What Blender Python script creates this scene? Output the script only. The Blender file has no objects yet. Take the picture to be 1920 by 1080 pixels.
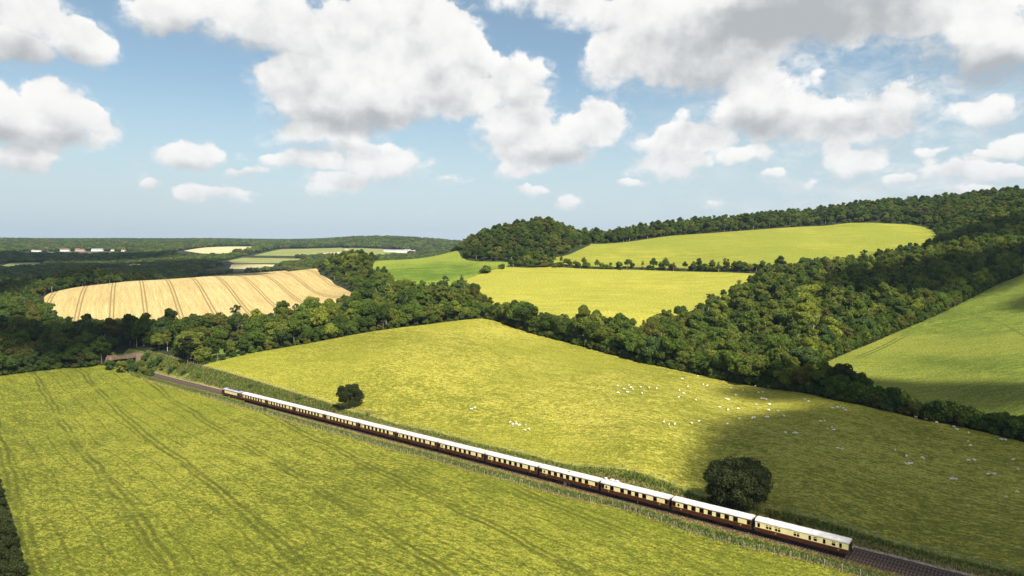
import bpy, bmesh, math, random
import numpy as np
from mathutils import Vector, Matrix, geometry

random.seed(7)
rng = np.random.default_rng(7)
R = math.radians
scene = bpy.context.scene
COL = scene.collection

# ------------------------------------------------------------------ camera
FPX, HORIZON, CAM_H = 1250.0, 462.0, 65.1          # focal length and horizon row at 1920 px width, metres above the rails
PITCH = math.atan((540 - HORIZON) / FPX)
cam_data = bpy.data.cameras.new('camera')
cam_data.sensor_width = 36.0
cam_data.lens = FPX / 1920 * 36.0
cam_data.clip_start = 1.0
cam_data.clip_end = 40000.0
cam = bpy.data.objects.new('camera', cam_data)
COL.objects.link(cam)
cam.location = (0, 0, CAM_H)
cam.rotation_euler = (R(90) - PITCH, 0, 0)
scene.camera = cam

# ------------------------------------------------------------------ light
SUN_EL = R(50)
SUN_H = Vector((0.50, -0.866)).normalized()         # horizontal direction towards the sun
SUN_VEC = Vector((SUN_H.x * math.cos(SUN_EL), SUN_H.y * math.cos(SUN_EL), math.sin(SUN_EL)))
sun_data = bpy.data.lights.new('sun', 'SUN')
sun_data.energy = 4.6
sun_data.angle = R(0.53)
sun_data.color = (1.0, 0.95, 0.86)
sun = bpy.data.objects.new('sun', sun_data)
COL.objects.link(sun)
sun.rotation_euler = (-SUN_VEC).to_track_quat('-Z', 'Y').to_euler()
sun.location = (0, 0, 300)

scene.view_settings.view_transform = 'Standard'
scene.view_settings.look = 'None'
scene.view_settings.exposure = 0.95
scene.view_settings.gamma = 1.0
scene.view_settings.use_curve_mapping = False
scene.cycles.max_bounces = 6
scene.cycles.diffuse_bounces = 3
scene.cycles.glossy_bounces = 2
scene.cycles.transmission_bounces = 3
scene.cycles.transparent_max_bounces = 12
scene.cycles.volume_bounces = 0
scene.cycles.use_denoising = True
scene.cycles.denoiser = 'OPENIMAGEDENOISE'
scene.cycles.denoising_input_passes = 'RGB_ALBEDO_NORMAL'
scene.cycles.denoising_prefilter = 'ACCURATE'
scene.cycles.sample_clamp_indirect = 4.0

# ------------------------------------------------------------------ sky: Nishita with procedural cumulus
def px_dir(u, v):
    a, b = (u - 960) / FPX, (v - 540) / FPX
    c, s = math.cos(PITCH), math.sin(PITCH)
    return np.array([a, c - b * s, -(b * c) - s])

def az_el(u, v):
    d = px_dir(u, v)
    d = d / np.linalg.norm(d)
    return math.degrees(math.atan2(d[0], d[1])), math.degrees(math.asin(d[2]))

# cumulus heaps: (column, row, half width, half height, weight); rows count down from the zenith side
HEAPS = [
    (60, 45, 135, 75, 1), (165, 75, 60, 50, 1), (10, 95, 90, 40, .9),
    (112, 188, 85, 48, 1), (165, 235, 75, 48, 1), (55, 245, 90, 60, .9), (20, 300, 95, 30, .9), (-15, 205, 60, 55, .9),
    (358, 293, 72, 30, .95), (372, 363, 52, 22, .8), (440, 362, 50, 18, .8), (285, 347, 24, 11, .6), (445, 322, 24, 12, .6),
    (290, 30, 75, 45, .85), (440, 40, 140, 58, 1), (600, 60, 160, 70, 1), (740, 40, 140, 85, 1), (835, 75, 85, 85, 1),
    (555, 150, 105, 50, .9), (700, 165, 190, 90, 1.1), (860, 140, 90, 70, 1), (640, 212, 160, 48, 1), (985, 150, 62, 52, .85), (930, 195, 120, 40, .9),
    (605, 262, 125, 28, .85), (560, 302, 80, 20, .8), (690, 312, 135, 40, .9), (620, 346, 70, 22, .75),
    (955, 255, 80, 50, .95), (1035, 258, 115, 55, 1), (1130, 228, 62, 52, .9), (1010, 300, 100, 30, .8), (965, 326, 52, 16, .7), (1065, 377, 34, 17, .75), (997, 357, 30, 12, .6),
    (1165, 115, 85, 62, 1), (1300, 60, 190, 95, 1.1), (1480, 45, 200, 80, 1.1), (1330, 135, 120, 55, .9), (1660, 25, 170, 55, 1), (1010, -5, 130, 34, .8), (1120, 20, 120, 42, .9),
    (1810, 55, 160, 80, 1), (1900, 105, 110, 55, .9),
    (1440, 175, 115, 75, .95), (1380, 235, 140, 52, 1), (1270, 275, 100, 40, .95), (1255, 316, 85, 28, .85), (1510, 235, 110, 60, .85),
    (1690, 190, 145, 55, .85), (1640, 262, 110, 40, .8), (1605, 315, 75, 34, .75), (1775, 322, 100, 26, .75), (1850, 210, 80, 36, .7),
    (1905, 272, 60, 28, .8), (1880, 325, 70, 20, .65), (1375, 300, 36, 18, .7), (1560, 285, 30, 34, .6), (1335, 378, 30, 10, .5),
    (1690, 340, 40, 14, .7), (1450, 330, 36, 14, .6), (1520, 345, 30, 10, .6), (1830, 355, 50, 12, .65), (1740, 290, 36, 16, .7), (1420, 292, 40, 20, .7), (1850, 290, 34, 14, .6), (480, 318, 30, 12, .5), (850, 340, 40, 10, .5), (1180, 345, 36, 10, .5),
]
# flat grey bases of the heaps
BASES = [
    (70, 112, 150, 30, .9), (60, 262, 110, 20, .7), (40, 318, 110, 16, .6), (345, 78, 120, 30, .8), (480, 110, 120, 26, .7), (660, 236, 150, 24, .9), (800, 210, 90, 24, .5), (640, 286, 110, 12, .6),
    (690, 345, 90, 12, .4), (990, 208, 60, 22, .45), (1040, 300, 110, 18, .6), (1340, 95, 170, 55, .6), (1560, 15, 210, 55, 1.2), (1450, 20, 140, 40, .7), (1280, 160, 120, 30, .6), (1430, 245, 150, 26, .7), (1780, 125, 130, 32, .9), (1905, 140, 90, 30, .7),
    (1640, 225, 120, 22, .5), (1700, 60, 70, 30, .5), (1820, 240, 60, 16, .3), (1260, 295, 60, 10, .3), (1620, 345, 70, 14, .4), (370, 312, 60, 10, .4), (600, 75, 80, 20, .35),
]
world = bpy.data.worlds.new('World')
scene.world = world
world.use_nodes = True
world.cycles.sampling_method = 'MANUAL'
world.cycles.sample_map_resolution = 512
wt = world.node_tree
wt.nodes.clear()

class NB:
    """small helper to write node graphs as expressions"""
    def __init__(self, tree): self.t = tree
    def _set(self, sock, val):
        if val is None: return
        if hasattr(val, 'is_linked') or isinstance(val, bpy.types.NodeSocket): self.t.links.new(val, sock)
        else: sock.default_value = val
    def m(self, op, a=None, b=None, c=None, clamp=False):
        n = self.t.nodes.new('ShaderNodeMath'); n.operation = op; n.use_clamp = clamp
        for i, x in enumerate((a, b, c)): self._set(n.inputs[i], x)
        return n.outputs[0]
    def vm(self, op, a=None, b=None, c=None):
        n = self.t.nodes.new('ShaderNodeVectorMath'); n.operation = op
        if op == 'SCALE':
            self._set(n.inputs[0], a); self._set(n.inputs['Scale'], b)
        else:
            for i, x in enumerate((a, b, c)): self._set(n.inputs[i], x)
        return n.outputs['Value'] if op in ('DOT_PRODUCT', 'LENGTH', 'DISTANCE') else n.outputs[0]
    def sep(self, v):
        n = self.t.nodes.new('ShaderNodeSeparateXYZ'); self._set(n.inputs[0], v); return n.outputs
    def comb(self, x=0., y=0., z=0.):
        n = self.t.nodes.new('ShaderNodeCombineXYZ')
        for i, q in enumerate((x, y, z)): self._set(n.inputs[i], q)
        return n.outputs[0]
    def noise(self, v, scale, detail=2., rough=.5, lac=2., dist=0., dim='3D', color=False):
        n = self.t.nodes.new('ShaderNodeTexNoise'); n.noise_dimensions = dim
        self._set(n.inputs['Vector'], v); self._set(n.inputs['Scale'], scale); n.inputs['Detail'].default_value = detail
        n.inputs['Roughness'].default_value = rough; n.inputs['Lacunarity'].default_value = lac; n.inputs['Distortion'].default_value = dist
        return n.outputs['Color'] if color else n.outputs[0]
    def voro(self, v, scale, feature='F1', smooth=None, dim='3D', out='Distance'):
        n = self.t.nodes.new('ShaderNodeTexVoronoi'); n.voronoi_dimensions = dim; n.feature = feature
        self._set(n.inputs['Vector'], v); n.inputs['Scale'].default_value = scale
        if smooth is not None: n.inputs['Smoothness'].default_value = smooth
        return n.outputs[out]
    def ramp(self, x, lo, hi, a=0., b=1., smooth=True):
        n = self.t.nodes.new('ShaderNodeMapRange'); n.interpolation_type = 'SMOOTHSTEP' if smooth else 'LINEAR'
        for k, q in (('Value', x), ('From Min', lo), ('From Max', hi), ('To Min', a), ('To Max', b)): self._set(n.inputs[k], q)
        return n.outputs[0]
    def mix(self, f, a, b, blend='MIX'):
        n = self.t.nodes.new('ShaderNodeMix'); n.data_type = 'RGBA'; n.blend_type = blend
        self._set(n.inputs[0], f); self._set(n.inputs[6], a); self._set(n.inputs[7], b)
        return n.outputs[2]

def rgb(r, g, b): return (r, g, b, 1.0)

W = NB(wt)
tc = wt.nodes.new('ShaderNodeTexCoord').outputs['Generated']
sx, sy, sz = W.sep(tc)
az = W.m('MULTIPLY', W.m('ARCTAN2', sx, sy), 180 / math.pi)
el = W.m('MULTIPLY', W.m('ARCSINE', sz), 180 / math.pi)
P = W.comb(az, el, 0.)
warp1 = W.vm('SUBTRACT', W.noise(P, .16, 3., .6, color=True), (.5, .5, .5))
warp2 = W.vm('SUBTRACT', W.noise(P, .75, 3., .55, color=True), (.5, .5, .5))
Pw = W.vm('ADD', W.vm('ADD', P, W.vm('MULTIPLY', warp1, (3.2, 1.8, 0.))), W.vm('MULTIPLY', warp2, (1.3, .8, 0.)))
cover, tops = None, None
for (u, v, ru, rv, w) in HEAPS:
    if ru < 110: w += .28
    a0, e0 = az_el(u, v)
    da = (az_el(u + ru, v)[0] - az_el(u - ru, v)[0]) / 2 * 1.10
    de = (az_el(u, v - rv)[1] - az_el(u, v + rv)[1]) / 2 * 1.12
    q = W.vm('MULTIPLY_ADD', Pw, (1 / da, 1 / de, 0.), (-a0 / da, -e0 / de, 0.))
    f = W.m('MULTIPLY_ADD', W.vm('DOT_PRODUCT', q, q), -w, w, clamp=True)
    lift = W.m('MULTIPLY', f, W.vm('DOT_PRODUCT', q, (0.12, 1., 0.)))
    if cover is None: cover, tops = f, lift
    else: cover, tops = W.m('ADD', cover, f), W.m('ADD', tops, lift)
base = None
for (u, v, ru, rv, w) in BASES:
    a0, e0 = az_el(u, v)
    da = (az_el(u + ru, v)[0] - az_el(u - ru, v)[0]) / 2 * 1.35
    de = (az_el(u, v - rv)[1] - az_el(u, v + rv)[1]) / 2 * 1.5
    q = W.vm('MULTIPLY_ADD', Pw, (1 / da, 1 / de, 0.), (-a0 / da, -e0 / de, 0.))
    f = W.m('MULTIPLY_ADD', W.vm('DOT_PRODUCT', q, q), -w, w, clamp=True)
    base = f if base is None else W.m('ADD', base, f)
# beyond the picture the broken cumulus goes on in the same amount
plan = W.vm('DIVIDE', tc, W.comb(W.m('ADD', W.m('ABSOLUTE', sz), .12), W.m('ADD', W.m('ABSOLUTE', sz), .12), 1.))
wide = W.ramp(W.noise(plan, 1.1, 4., .55), .47, .62)
out = W.m('MAXIMUM', W.ramp(W.m('ABSOLUTE', az), 38., 46.), W.ramp(el, 20., 26.))
cover = W.m('ADD', cover, W.m('MULTIPLY', W.m('MULTIPLY', wide, out), 1.0))
bill = W.m('SUBTRACT', 1., W.voro(Pw, .50, 'SMOOTH_F1', .6, '2D'))
n1 = W.noise(P, .24, 9., .60)
n1b = W.noise(W.vm('ADD', P, (-.25, 1.3, 0.)), .24, 4., .5)
wisp = W.noise(W.vm('MULTIPLY', Pw, (1., 1.5, 1.)), .9, 6., .62)
dens = W.m('ADD', cover, W.m('MULTIPLY', W.m('SUBTRACT', n1, .5), 2.0))
dens = W.m('ADD', dens, W.m('MULTIPLY', W.m('SUBTRACT', bill, .58), .45))
dens = W.m('ADD', dens, W.m('MULTIPLY', W.m('SUBTRACT', wisp, .5), .55))
rel = W.m('DIVIDE', tops, W.m('ADD', cover, .25))
hi = W.ramp(rel, -.35, .35, 1.12, .66)
alpha = W.ramp(dens, .28, hi)
veil = W.m('MULTIPLY', W.ramp(cover, .0, .5), W.ramp(wisp, .36, .70, 0., .42))
veil = W.m('ADD', veil, W.m('MULTIPLY', W.ramp(az, 4., 30.), W.ramp(W.noise(W.vm('MULTIPLY', Pw, (.6, 1.6, 1.)), .35, 6., .6), .40, .70, 0., .50)))
alpha = W.m('MULTIPLY', W.m('MAXIMUM', alpha, veil), W.ramp(el, -.5, 1.5))
thick = W.ramp(dens, .8, 2.2)
shade = W.m('ADD', W.m('MULTIPLY', rel, .45), W.m('MULTIPLY', W.m('SUBTRACT', n1, n1b), 1.35))
shade = W.m('SUBTRACT', W.m('ADD', shade, .26), W.m('MULTIPLY', base, .62))
shade = W.m('ADD', shade, W.m('MULTIPLY', W.m('SUBTRACT', bill, .58), .45))
shade = W.m('ADD', shade, W.m('MULTIPLY', W.m('SUBTRACT', wisp, .5), .3))
lit = W.ramp(shade, -.80, .62, smooth=True)
lit = W.m('SUBTRACT', lit, W.m('MULTIPLY', thick, .10), clamp=True)
lit = W.m('SUBTRACT', lit, W.m('MULTIPLY', W.ramp(el, 13., 26.), .10), clamp=True)
sky_n = wt.nodes.new('ShaderNodeTexSky')
sky_n.sky_type = 'NISHITA'
sky_n.sun_disc = False
sky_n.sun_elevation = SUN_EL
sky_n.sun_rotation = math.atan2(SUN_H.x, SUN_H.y)
sky_n.altitude = 100
sky_n.air_density = 1.0
sky_n.dust_density = .8
sky_n.ozone_density = 1.6
BG = 0.064
K = .865 / BG
cloud_col = W.mix(lit, rgb(.285 * K, .30 * K, .312 * K), rgb(.61 * K, .605 * K, .59 * K))
cloud_col = W.mix(W.ramp(el, 0., 9., .38, 0.), cloud_col, rgb(.47 * K, .49 * K, .50 * K))
clear = W.mix(W.ramp(el, -1., 14.5, .97, .10), W.mix(1., sky_n.outputs[0], rgb(1.06, 1.13, 1.03), 'MULTIPLY'), rgb(.375 * K, .432 * K, .465 * K))
final = W.mix(alpha, clear, cloud_col)
bg = wt.nodes.new('ShaderNodeBackground')
bg.inputs['Strength'].default_value = BG
wt.links.new(final, bg.inputs['Color'])
wo = wt.nodes.new('ShaderNodeOutputWorld')
wt.links.new(bg.outputs[0], wo.inputs['Surface'])

# ------------------------------------------------------------------ helpers: objects, labels, materials
def tag(o, label=None, cat=None, group=None, kind=None):
    if label: o['label'] = label
    if cat: o['category'] = cat
    if group: o['group'] = group
    if kind: o['kind'] = kind
    return o

def mesh_obj(name, me, parent=None):
    o = bpy.data.objects.new(name, me)
    COL.objects.link(o)
    o.parent = parent
    return o

def empty(name, loc=(0, 0, 0), rz=0.0):
    o = bpy.data.objects.new(name, None)
    o.empty_display_size = .5
    COL.objects.link(o)
    o.location = loc
    o.rotation_euler = (0, 0, rz)
    return o

class MB:
    """collects faces and turns them into one mesh"""
    def __init__(self): self.v, self.f = [], []
    def poly(self, pts):
        b = len(self.v); self.v += [tuple(p) for p in pts]; self.f.append(tuple(range(b, b + len(pts)))); return self
    def box(self, x0, x1, y0, y1, z0, z1):
        b = len(self.v)
        self.v += [(x, y, z) for z in (z0, z1) for y in (y0, y1) for x in (x0, x1)]
        self.f += [tuple(b + i for i in q) for q in ((0, 2, 3, 1), (4, 5, 7, 6), (0, 1, 5, 4), (2, 6, 7, 3), (0, 4, 6, 2), (1, 3, 7, 5))]
        return self
    def prism(self, prof, axis, a0, a1):
        """profile of (p, q) pairs extruded along axis 'x' (p=y, q=z) or 'y' (p=x, q=z)"""
        b, n = len(self.v), len(prof)
        for a in (a0, a1):
            for p, q in prof: self.v.append((a, p, q) if axis == 'x' else (p, a, q))
        for i in range(n):
            j = (i + 1) % n; self.f.append((b + i, b + j, b + n + j, b + n + i))
        self.f.append(tuple(b + i for i in range(n))[::-1]); self.f.append(tuple(b + n + i for i in range(n)))
        return self
    def tube(self, p0, p1, r0, r1=None, n=8, caps=True):
        r1 = r0 if r1 is None else r1
        p0, p1 = Vector(p0), Vector(p1); d = (p1 - p0).normalized()
        a = d.orthogonal().normalized(); c = d.cross(a); b = len(self.v)
        for p, r in ((p0, r0), (p1, r1)):
            for i in range(n):
                t = 2 * math.pi * i / n; self.v.append(tuple(p + a * (r * math.cos(t)) + c * (r * math.sin(t))))
        for i in range(n):
            j = (i + 1) % n; self.f.append((b + i, b + j, b + n + j, b + n + i))
        if caps:
            self.f.append(tuple(b + i for i in range(n))[::-1]); self.f.append(tuple(b + n + i for i in range(n)))
        return self
    def mesh(self, name, mat=None, smooth=False):
        me = bpy.data.meshes.new(name); me.from_pydata(self.v, [], self.f)
        if smooth: me.polygons.foreach_set('use_smooth', [True] * len(me.polygons))
        if mat: me.materials.append(mat)
        me.update(); return me
    def build(self, name, mat, parent=None, smooth=False):
        return mesh_obj(name, self.mesh(name, mat, smooth), parent)

def new_mat(name):
    m = bpy.data.materials.new(name); m.use_nodes = True
    t = m.node_tree; t.nodes.clear()
    o = t.nodes.new('ShaderNodeOutputMaterial')
    return m, t, NB(t), o

def principled(t, nb, color, rough=.6, metallic=0., spec=.4, normal=None):
    p = t.nodes.new('ShaderNodeBsdfPrincipled')
    nb._set(p.inputs['Base Color'], color); nb._set(p.inputs['Roughness'], rough)
    p.inputs['Metallic'].default_value = metallic; p.inputs['Specular IOR Level'].default_value = spec
    if normal is not None: t.links.new(normal, p.inputs['Normal'])
    return p.outputs[0]

def paint(name, col, rough=.5, vary=.12, scale=1.5, metallic=0., spec=.4, dirt=None):
    """plain painted or worn surface with slight mottling"""
    m, t, nb, o = new_mat(name)
    pos = t.nodes.new('ShaderNodeTexCoord').outputs['Object']
    n = nb.noise(pos, scale, 5., .6)
    dark = tuple(c * (1 - vary * 2) for c in (dirt or col)); lite = tuple(min(1, c * (1 + vary)) for c in col)
    c = nb.mix(nb.ramp(n, .3, .65), rgb(*dark), rgb(*lite))
    t.links.new(principled(t, nb, c, rough, metallic, spec), o.inputs['Surface'])
    return m

def bump(t, h, strength=.5, dist=.3):
    b = t.nodes.new('ShaderNodeBump'); b.inputs['Strength'].default_value = strength; b.inputs['Distance'].default_value = dist
    t.links.new(h, b.inputs['Height']); return b.outputs[0]

# ------------------------------------------------------------------ railway line (straight under the train, bending into the cutting)
P0 = np.array([71.33, 135.9]); AZ = -0.8885286; GRAD = -0.0106251; LC = 20.3
DIR = np.array([math.sin(AZ), math.cos(AZ)])
NRM = np.array([-DIR[1], DIR[0]])                   # left of travel, the side the camera sees
_pts = [P0 + DIR * s for s in np.arange(-260, 330.1, 6.0)]
_a = AZ
for k in range(17):                                # gentle right-hand curve beyond the bridge
    _a += 0.010
    _pts.append(_pts[-1] + 6.0 * np.array([math.sin(_a), math.cos(_a)]))
LINE = np.array(_pts)
LSEG = np.diff(LINE, axis=0); LLEN = np.linalg.norm(LSEG, axis=1); LCUM = np.concatenate([[0], np.cumsum(LLEN)]) - 260.0
def line_at(s, off=0.0):
    """point at chainage s (metres ahead of the train's tail), off metres to the left"""
    i = int(np.clip(np.searchsorted(LCUM, s) - 1, 0, len(LSEG) - 1))
    d = LSEG[i] / LLEN[i]
    p = LINE[i] + d * (s - LCUM[i]) + np.array([-d[1], d[0]]) * off
    return p
def rail_z(s): return GRAD * np.asarray(s, float)
def line_coords(x, y):
    """chainage and signed offset (left positive) of points"""
    x = np.atleast_1d(x).astype(float); y = np.atleast_1d(y).astype(float)
    S = np.empty_like(x); O = np.empty_like(x); dn = LSEG / LLEN[:, None]
    for c0 in range(0, len(x), 8000):
        rx = x[c0:c0 + 8000, None] - LINE[None, :-1, 0]; ry = y[c0:c0 + 8000, None] - LINE[None, :-1, 1]
        a = np.clip(rx * dn[:, 0] + ry * dn[:, 1], 0, LLEN); px, py = rx - a * dn[:, 0], ry - a * dn[:, 1]
        dd = px * px + py * py; k = dd.argmin(1); r_ = np.arange(len(k))
        S[c0:c0 + 8000] = LCUM[k] + a[r_, k]
        O[c0:c0 + 8000] = np.sign(rx[r_, k] * -dn[k, 1] + ry[r_, k] * dn[k, 0]) * np.sqrt(dd[r_, k])
    return S, O

# ------------------------------------------------------------------ lie of the land: surveyed spots, smooth in between
def spot(u, v, Y):
    d = px_dir(u, v); k = Y / d[1]
    return (d[0] * k, Y, CAM_H + d[2] * k)
SPOTS = [spot(*q) for q in [
    (0, 705, 345), (185, 686, 372), (-300, 745, 300), (45, 1050, 135), (300, 900, 185), (600, 950, 165),
    (600, 640, 385), (700, 620, 405), (800, 606, 425), (905, 597, 440), (480, 661, 362), (985, 622, 412), (1100, 652, 375), (1250, 690, 328), (1450, 731, 283),
    (800, 700, 296), (700, 680, 318), (1000, 740, 265), (1200, 820, 205), (1700, 780, 240), (1920, 829, 212), (2300, 915, 180), (1900, 960, 160), (1500, 860, 188),
    (0, 648, 440), (0, 592, 600), (-300, 640, 450), (120, 640, 470), (300, 640, 440), (300, 622, 480),
    (88, 576, 560), (83, 555, 610), (300, 596, 525), (250, 527, 690), (400, 518, 730), (560, 506, 780), (632, 530, 690), (480, 580, 550), (600, 570, 560),
    (680, 545, 560), (700, 565, 520), (820, 575, 480), (640, 500, 740),
    (840, 530, 600), (700, 493, 720), (860, 470, 800), (965, 493, 700), (780, 500, 680),
    (955, 500, 665), (1200, 506, 650), (1430, 513, 600), (950, 565, 515), (1165, 600, 445), (1100, 545, 550),
    (1030, 492, 690), (1450, 492, 650), (1700, 468, 740), (1100, 456, 850), (1250, 443, 880), (1400, 432, 900), (1550, 422, 920), (1735, 424, 890), (1300, 475, 750),
    (870, 487, 740), (985, 493, 712), (1060, 478, 745), (1105, 463, 800), (985, 442, 800), (1025, 434, 815), (930, 455, 790),
    (1530, 690, 300), (1640, 640, 360), (1750, 590, 430), (1900, 520, 520), (1920, 640, 330), (1920, 740, 250), (2300, 640, 330), (2300, 520, 480),
    (1300, 431, 1000), (1500, 414, 1000), (1600, 400, 1000), (1700, 393, 1000), (1800, 386, 1000), (1900, 374, 1000), (1300, 650, 400), (1450, 560, 470), (1450, 620, 400), (1600, 540, 520), (1700, 490, 640), (1850, 430, 740), (1860, 400, 880), (2200, 400, 700),
]] + [
    (x, y, z) for x, y, z in [
        (-150, 15, 1), (0, 10, 1.5), (160, 10, 1), (0, 80, 1), (-250, 120, 0), (300, 60, 1), (-130, 60, 1), (60, 60, 1), (420, 150, 4),
        # behind the brow of the corn and down to the valley
        (-480, 850, 14), (-330, 930, 15), (-180, 960, 22), (-700, 760, 2), (-700, 1100, -2), (-400, 1250, -2), (-900, 1500, 0), (-300, 1600, 4), (-1300, 1500, 2), (-100, 1500, 10),
        (0, 980, 58), (80, 1100, 55), (-60, 1200, 30), (60, 1500, 30), (300, 1150, 86), (600, 1150, 110), (900, 1150, 140), (900, 1500, 120), (400, 1700, 60),
        (900, 3000, 60), (400, 3000, 50), (0, 3000, 45), (1600, 1500, 150), (2600, 3000, 90), (4000, 6000, 60), (1500, 6000, 60), (0, 7500, 50), (-4000, 7500, 60), (-7000, 6500, 60)]
] + [spot(*q) for q in [
    (150, 473, 3000), (0, 478, 2600), (0, 490, 2000), (300, 480, 2500), (380, 477, 2300), (420, 463.5, 2900), (500, 480, 2150), (580, 465, 2800), (650, 473, 2400), (470, 490, 1850), (440, 503, 1500),
    (720, 478, 2200), (780, 474, 2600), (200, 452, 4500), (0, 451, 4500), (-300, 452, 4500), (400, 452, 4400), (560, 455, 4000), (640, 451, 3600), (720, 449, 3500), (800, 452, 3600), (860, 458, 4300), (930, 456, 5500),
    (100, 466, 3500), (350, 461, 3500), (560, 462, 3300)]]
for s in range(-240, 420, 40):
    p = line_at(s, 11.0); SPOTS.append((p[0], p[1], float(rail_z(s)) + .25))
    h = np.interp(s, [150, 200, 230, 285, 365], [.4, 1.2, 2.6, 5.0, 7.5])
    p = line_at(s, -15.0); SPOTS.append((p[0], p[1], float(rail_z(s)) + h))
SP = np.array(SPOTS)
_WX = lambda x, y: np.stack([2.2 * x / (y + 90.0), np.log(y + 90.0)], -1)
def _U(r2): return np.where(r2 > 1e-12, r2 * np.log(np.maximum(r2, 1e-12)), 0.0)
_q = _WX(SP[:, 0], SP[:, 1]); _n = len(_q)
_K = _U(((_q[:, None] - _q[None]) ** 2).sum(-1)) + np.eye(_n) * 2e-3
_Pm = np.concatenate([np.ones((_n, 1)), _q], 1)
_A = np.block([[_K, _Pm], [_Pm.T, np.zeros((3, 3))]])
_coef = np.linalg.solve(_A, np.concatenate([SP[:, 2], np.zeros(3)]))
def natural(x, y):
    x = np.asarray(x, float); y = np.maximum(np.asarray(y, float), -60.0)
    sh = x.shape; q = _WX(x.ravel(), y.ravel()); out = np.empty(len(q))
    for i in range(0, len(q), 20000):
        b = q[i:i + 20000]
        out[i:i + 20000] = _U(((b[:, None] - _q[None]) ** 2).sum(-1)) @ _coef[:_n] + _coef[_n] + b @ _coef[_n + 1:]
    return out.reshape(sh)
def sstep(a, b, x): t = np.clip((x - a) / (b - a), 0, 1); return t * t * (3 - 2 * t)
def ground(x, y):
    x = np.asarray(x, float); y = np.asarray(y, float); sh = x.shape; x = x.ravel(); y = y.ravel()
    z = natural(x, y)
    near = np.abs((x - P0[0]) * NRM[0] + (y - P0[1]) * NRM[1]) < 200
    near &= (y < 620) & (y > -80) & (x < 320)
    if near.any():
        S, O = line_coords(x[near], y[near])
        f = np.where(O > 0, sstep(8.0, 2.0, O), sstep(-14.0, -6.6, O))
        z[near] = z[near] * (1 - f) + (rail_z(S) - .52) * f
    return z.reshape(sh)
_YS = np.geomspace(12, 9500, 1400)
def hit(u, v):
    """where the line of sight through (u, v) meets the land"""
    d = px_dir(u, v); xs = d[0] / d[1] * _YS; zs = CAM_H + d[2] / d[1] * _YS
    g = ground(xs, _YS); below = np.nonzero(zs < g)[0]
    if not len(below): return np.array([xs[-1], _YS[-1]])
    i = below[0]
    if i == 0: return np.array([xs[0], _YS[0]])
    a0, a1 = zs[i - 1] - g[i - 1], zs[i] - g[i]; k = a0 / (a0 - a1)
    Y = _YS[i - 1] + (_YS[i] - _YS[i - 1]) * k
    return np.array([d[0] / d[1] * Y, Y])
def G(x, y): return float(ground(np.array([x]), np.array([y]))[0])
def hits(lst): return [hit(*q) for q in lst]
def inside(poly, x, y):
    poly = np.asarray(poly); n = len(poly); r = np.zeros(np.shape(x), bool); j = n - 1
    for i in range(n):
        xi, yi = poly[i]; xj, yj = poly[j]
        c = ((yi > y) != (yj > y)); den = (yj - yi) if yj != yi else 1e-9
        r ^= c & (x < (xj - xi) * (y - yi) / den + xi); j = i
    return r
def edge_dist(poly, x, y):
    poly = np.asarray(poly); best = np.full(np.shape(x), 1e9)
    for i in range(len(poly)):
        a, b = poly[i], poly[(i + 1) % len(poly)]; d = b - a; L = d @ d + 1e-9
        t = np.clip(((x - a[0]) * d[0] + (y - a[1]) * d[1]) / L, 0, 1)
        best = np.minimum(best, np.hypot(x - a[0] - t * d[0], y - a[1] - t * d[1]))
    return best
def soften(pts, closed=True, n=2):
    """round the corners of a boundary a little (Chaikin)"""
    p = np.asarray(pts, float)
    for _ in range(n):
        q = np.roll(p, -1, 0); p = np.stack([p * .75 + q * .25, p * .25 + q * .75], 1).reshape(-1, 2)
    return p

VERGE_L, VERGE_R = 8.2, -13.2
left_far = hits([(-330, 750), (-100, 722), (0, 705), (60, 697), (120, 690), (185, 685)])
left_near = [(180., 14.), (-60., 8.)] + hits([(70, 1230), (52, 1090), (38, 1020), (18, 950), (-8, 888), (-60, 850), (-330, 810)])
POLY = {}
POLY['left'] = np.array(left_far + [line_at(s, 5.0) for s in range(372, -200, -12)] + left_near)
pas_nw = hits([(352, 690), (372, 686), (480, 661), (560, 647), (660, 628), (760, 613), (850, 602), (905, 597)])
pas_ne = hits([(905, 597), (930, 602), (985, 622), (1100, 652), (1200, 680), (1320, 705), (1440, 728), (1560, 750), (1680, 775), (1800, 800), (1920, 829), (2250, 905)])
POLY['pasture'] = np.array(pas_nw + pas_ne[1:] + [line_at(s, -9.0) for s in range(-230, 312, 12)])
POLY['mid'] = soften(hits([(866, 527), (905, 512), (955, 499), (1080, 503), (1200, 506), (1330, 509), (1447, 514), (1400, 540), (1310, 575), (1215, 612), (1165, 622), (1060, 608), (960, 590), (905, 560)]), n=1)
POLY['upper'] = soften(hits([(1000, 494), (1060, 481), (1103, 463), (1110, 456), (1250, 443), (1400, 432), (1550, 422), (1650, 419), (1715, 421), (1745, 428), (1760, 445), (1700, 478), (1600, 495), (1500, 505), (1430, 505), (1300, 503), (1200, 501), (1080, 498)]), n=1)
right_edge = hits([(1522, 695), (1600, 657), (1660, 632), (1740, 598), (1800, 570), (1870, 533), (1920, 513)])
POLY['right'] = np.array(right_edge + hits([(2080, 470), (2330, 520), (2330, 760), (2330, 860), (1920, 806), (1800, 781), (1700, 760), (1600, 738), (1535, 722)]))
POLY['green'] = soften(hits([(688, 496), (760, 483), (858, 470), (866, 486), (905, 492), (972, 495), (930, 508), (868, 525), (840, 552), (770, 545), (735, 525)]), n=1)
POLY['wheat'] = soften(hits([(82, 554), (120, 543), (160, 536), (250, 527), (350, 520.5), (450, 514), (560, 505), (590, 511), (632, 530), (670, 560), (610, 590), (480, 612), (380, 622), (250, 620), (130, 606), (84, 578)]), n=1)
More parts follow.
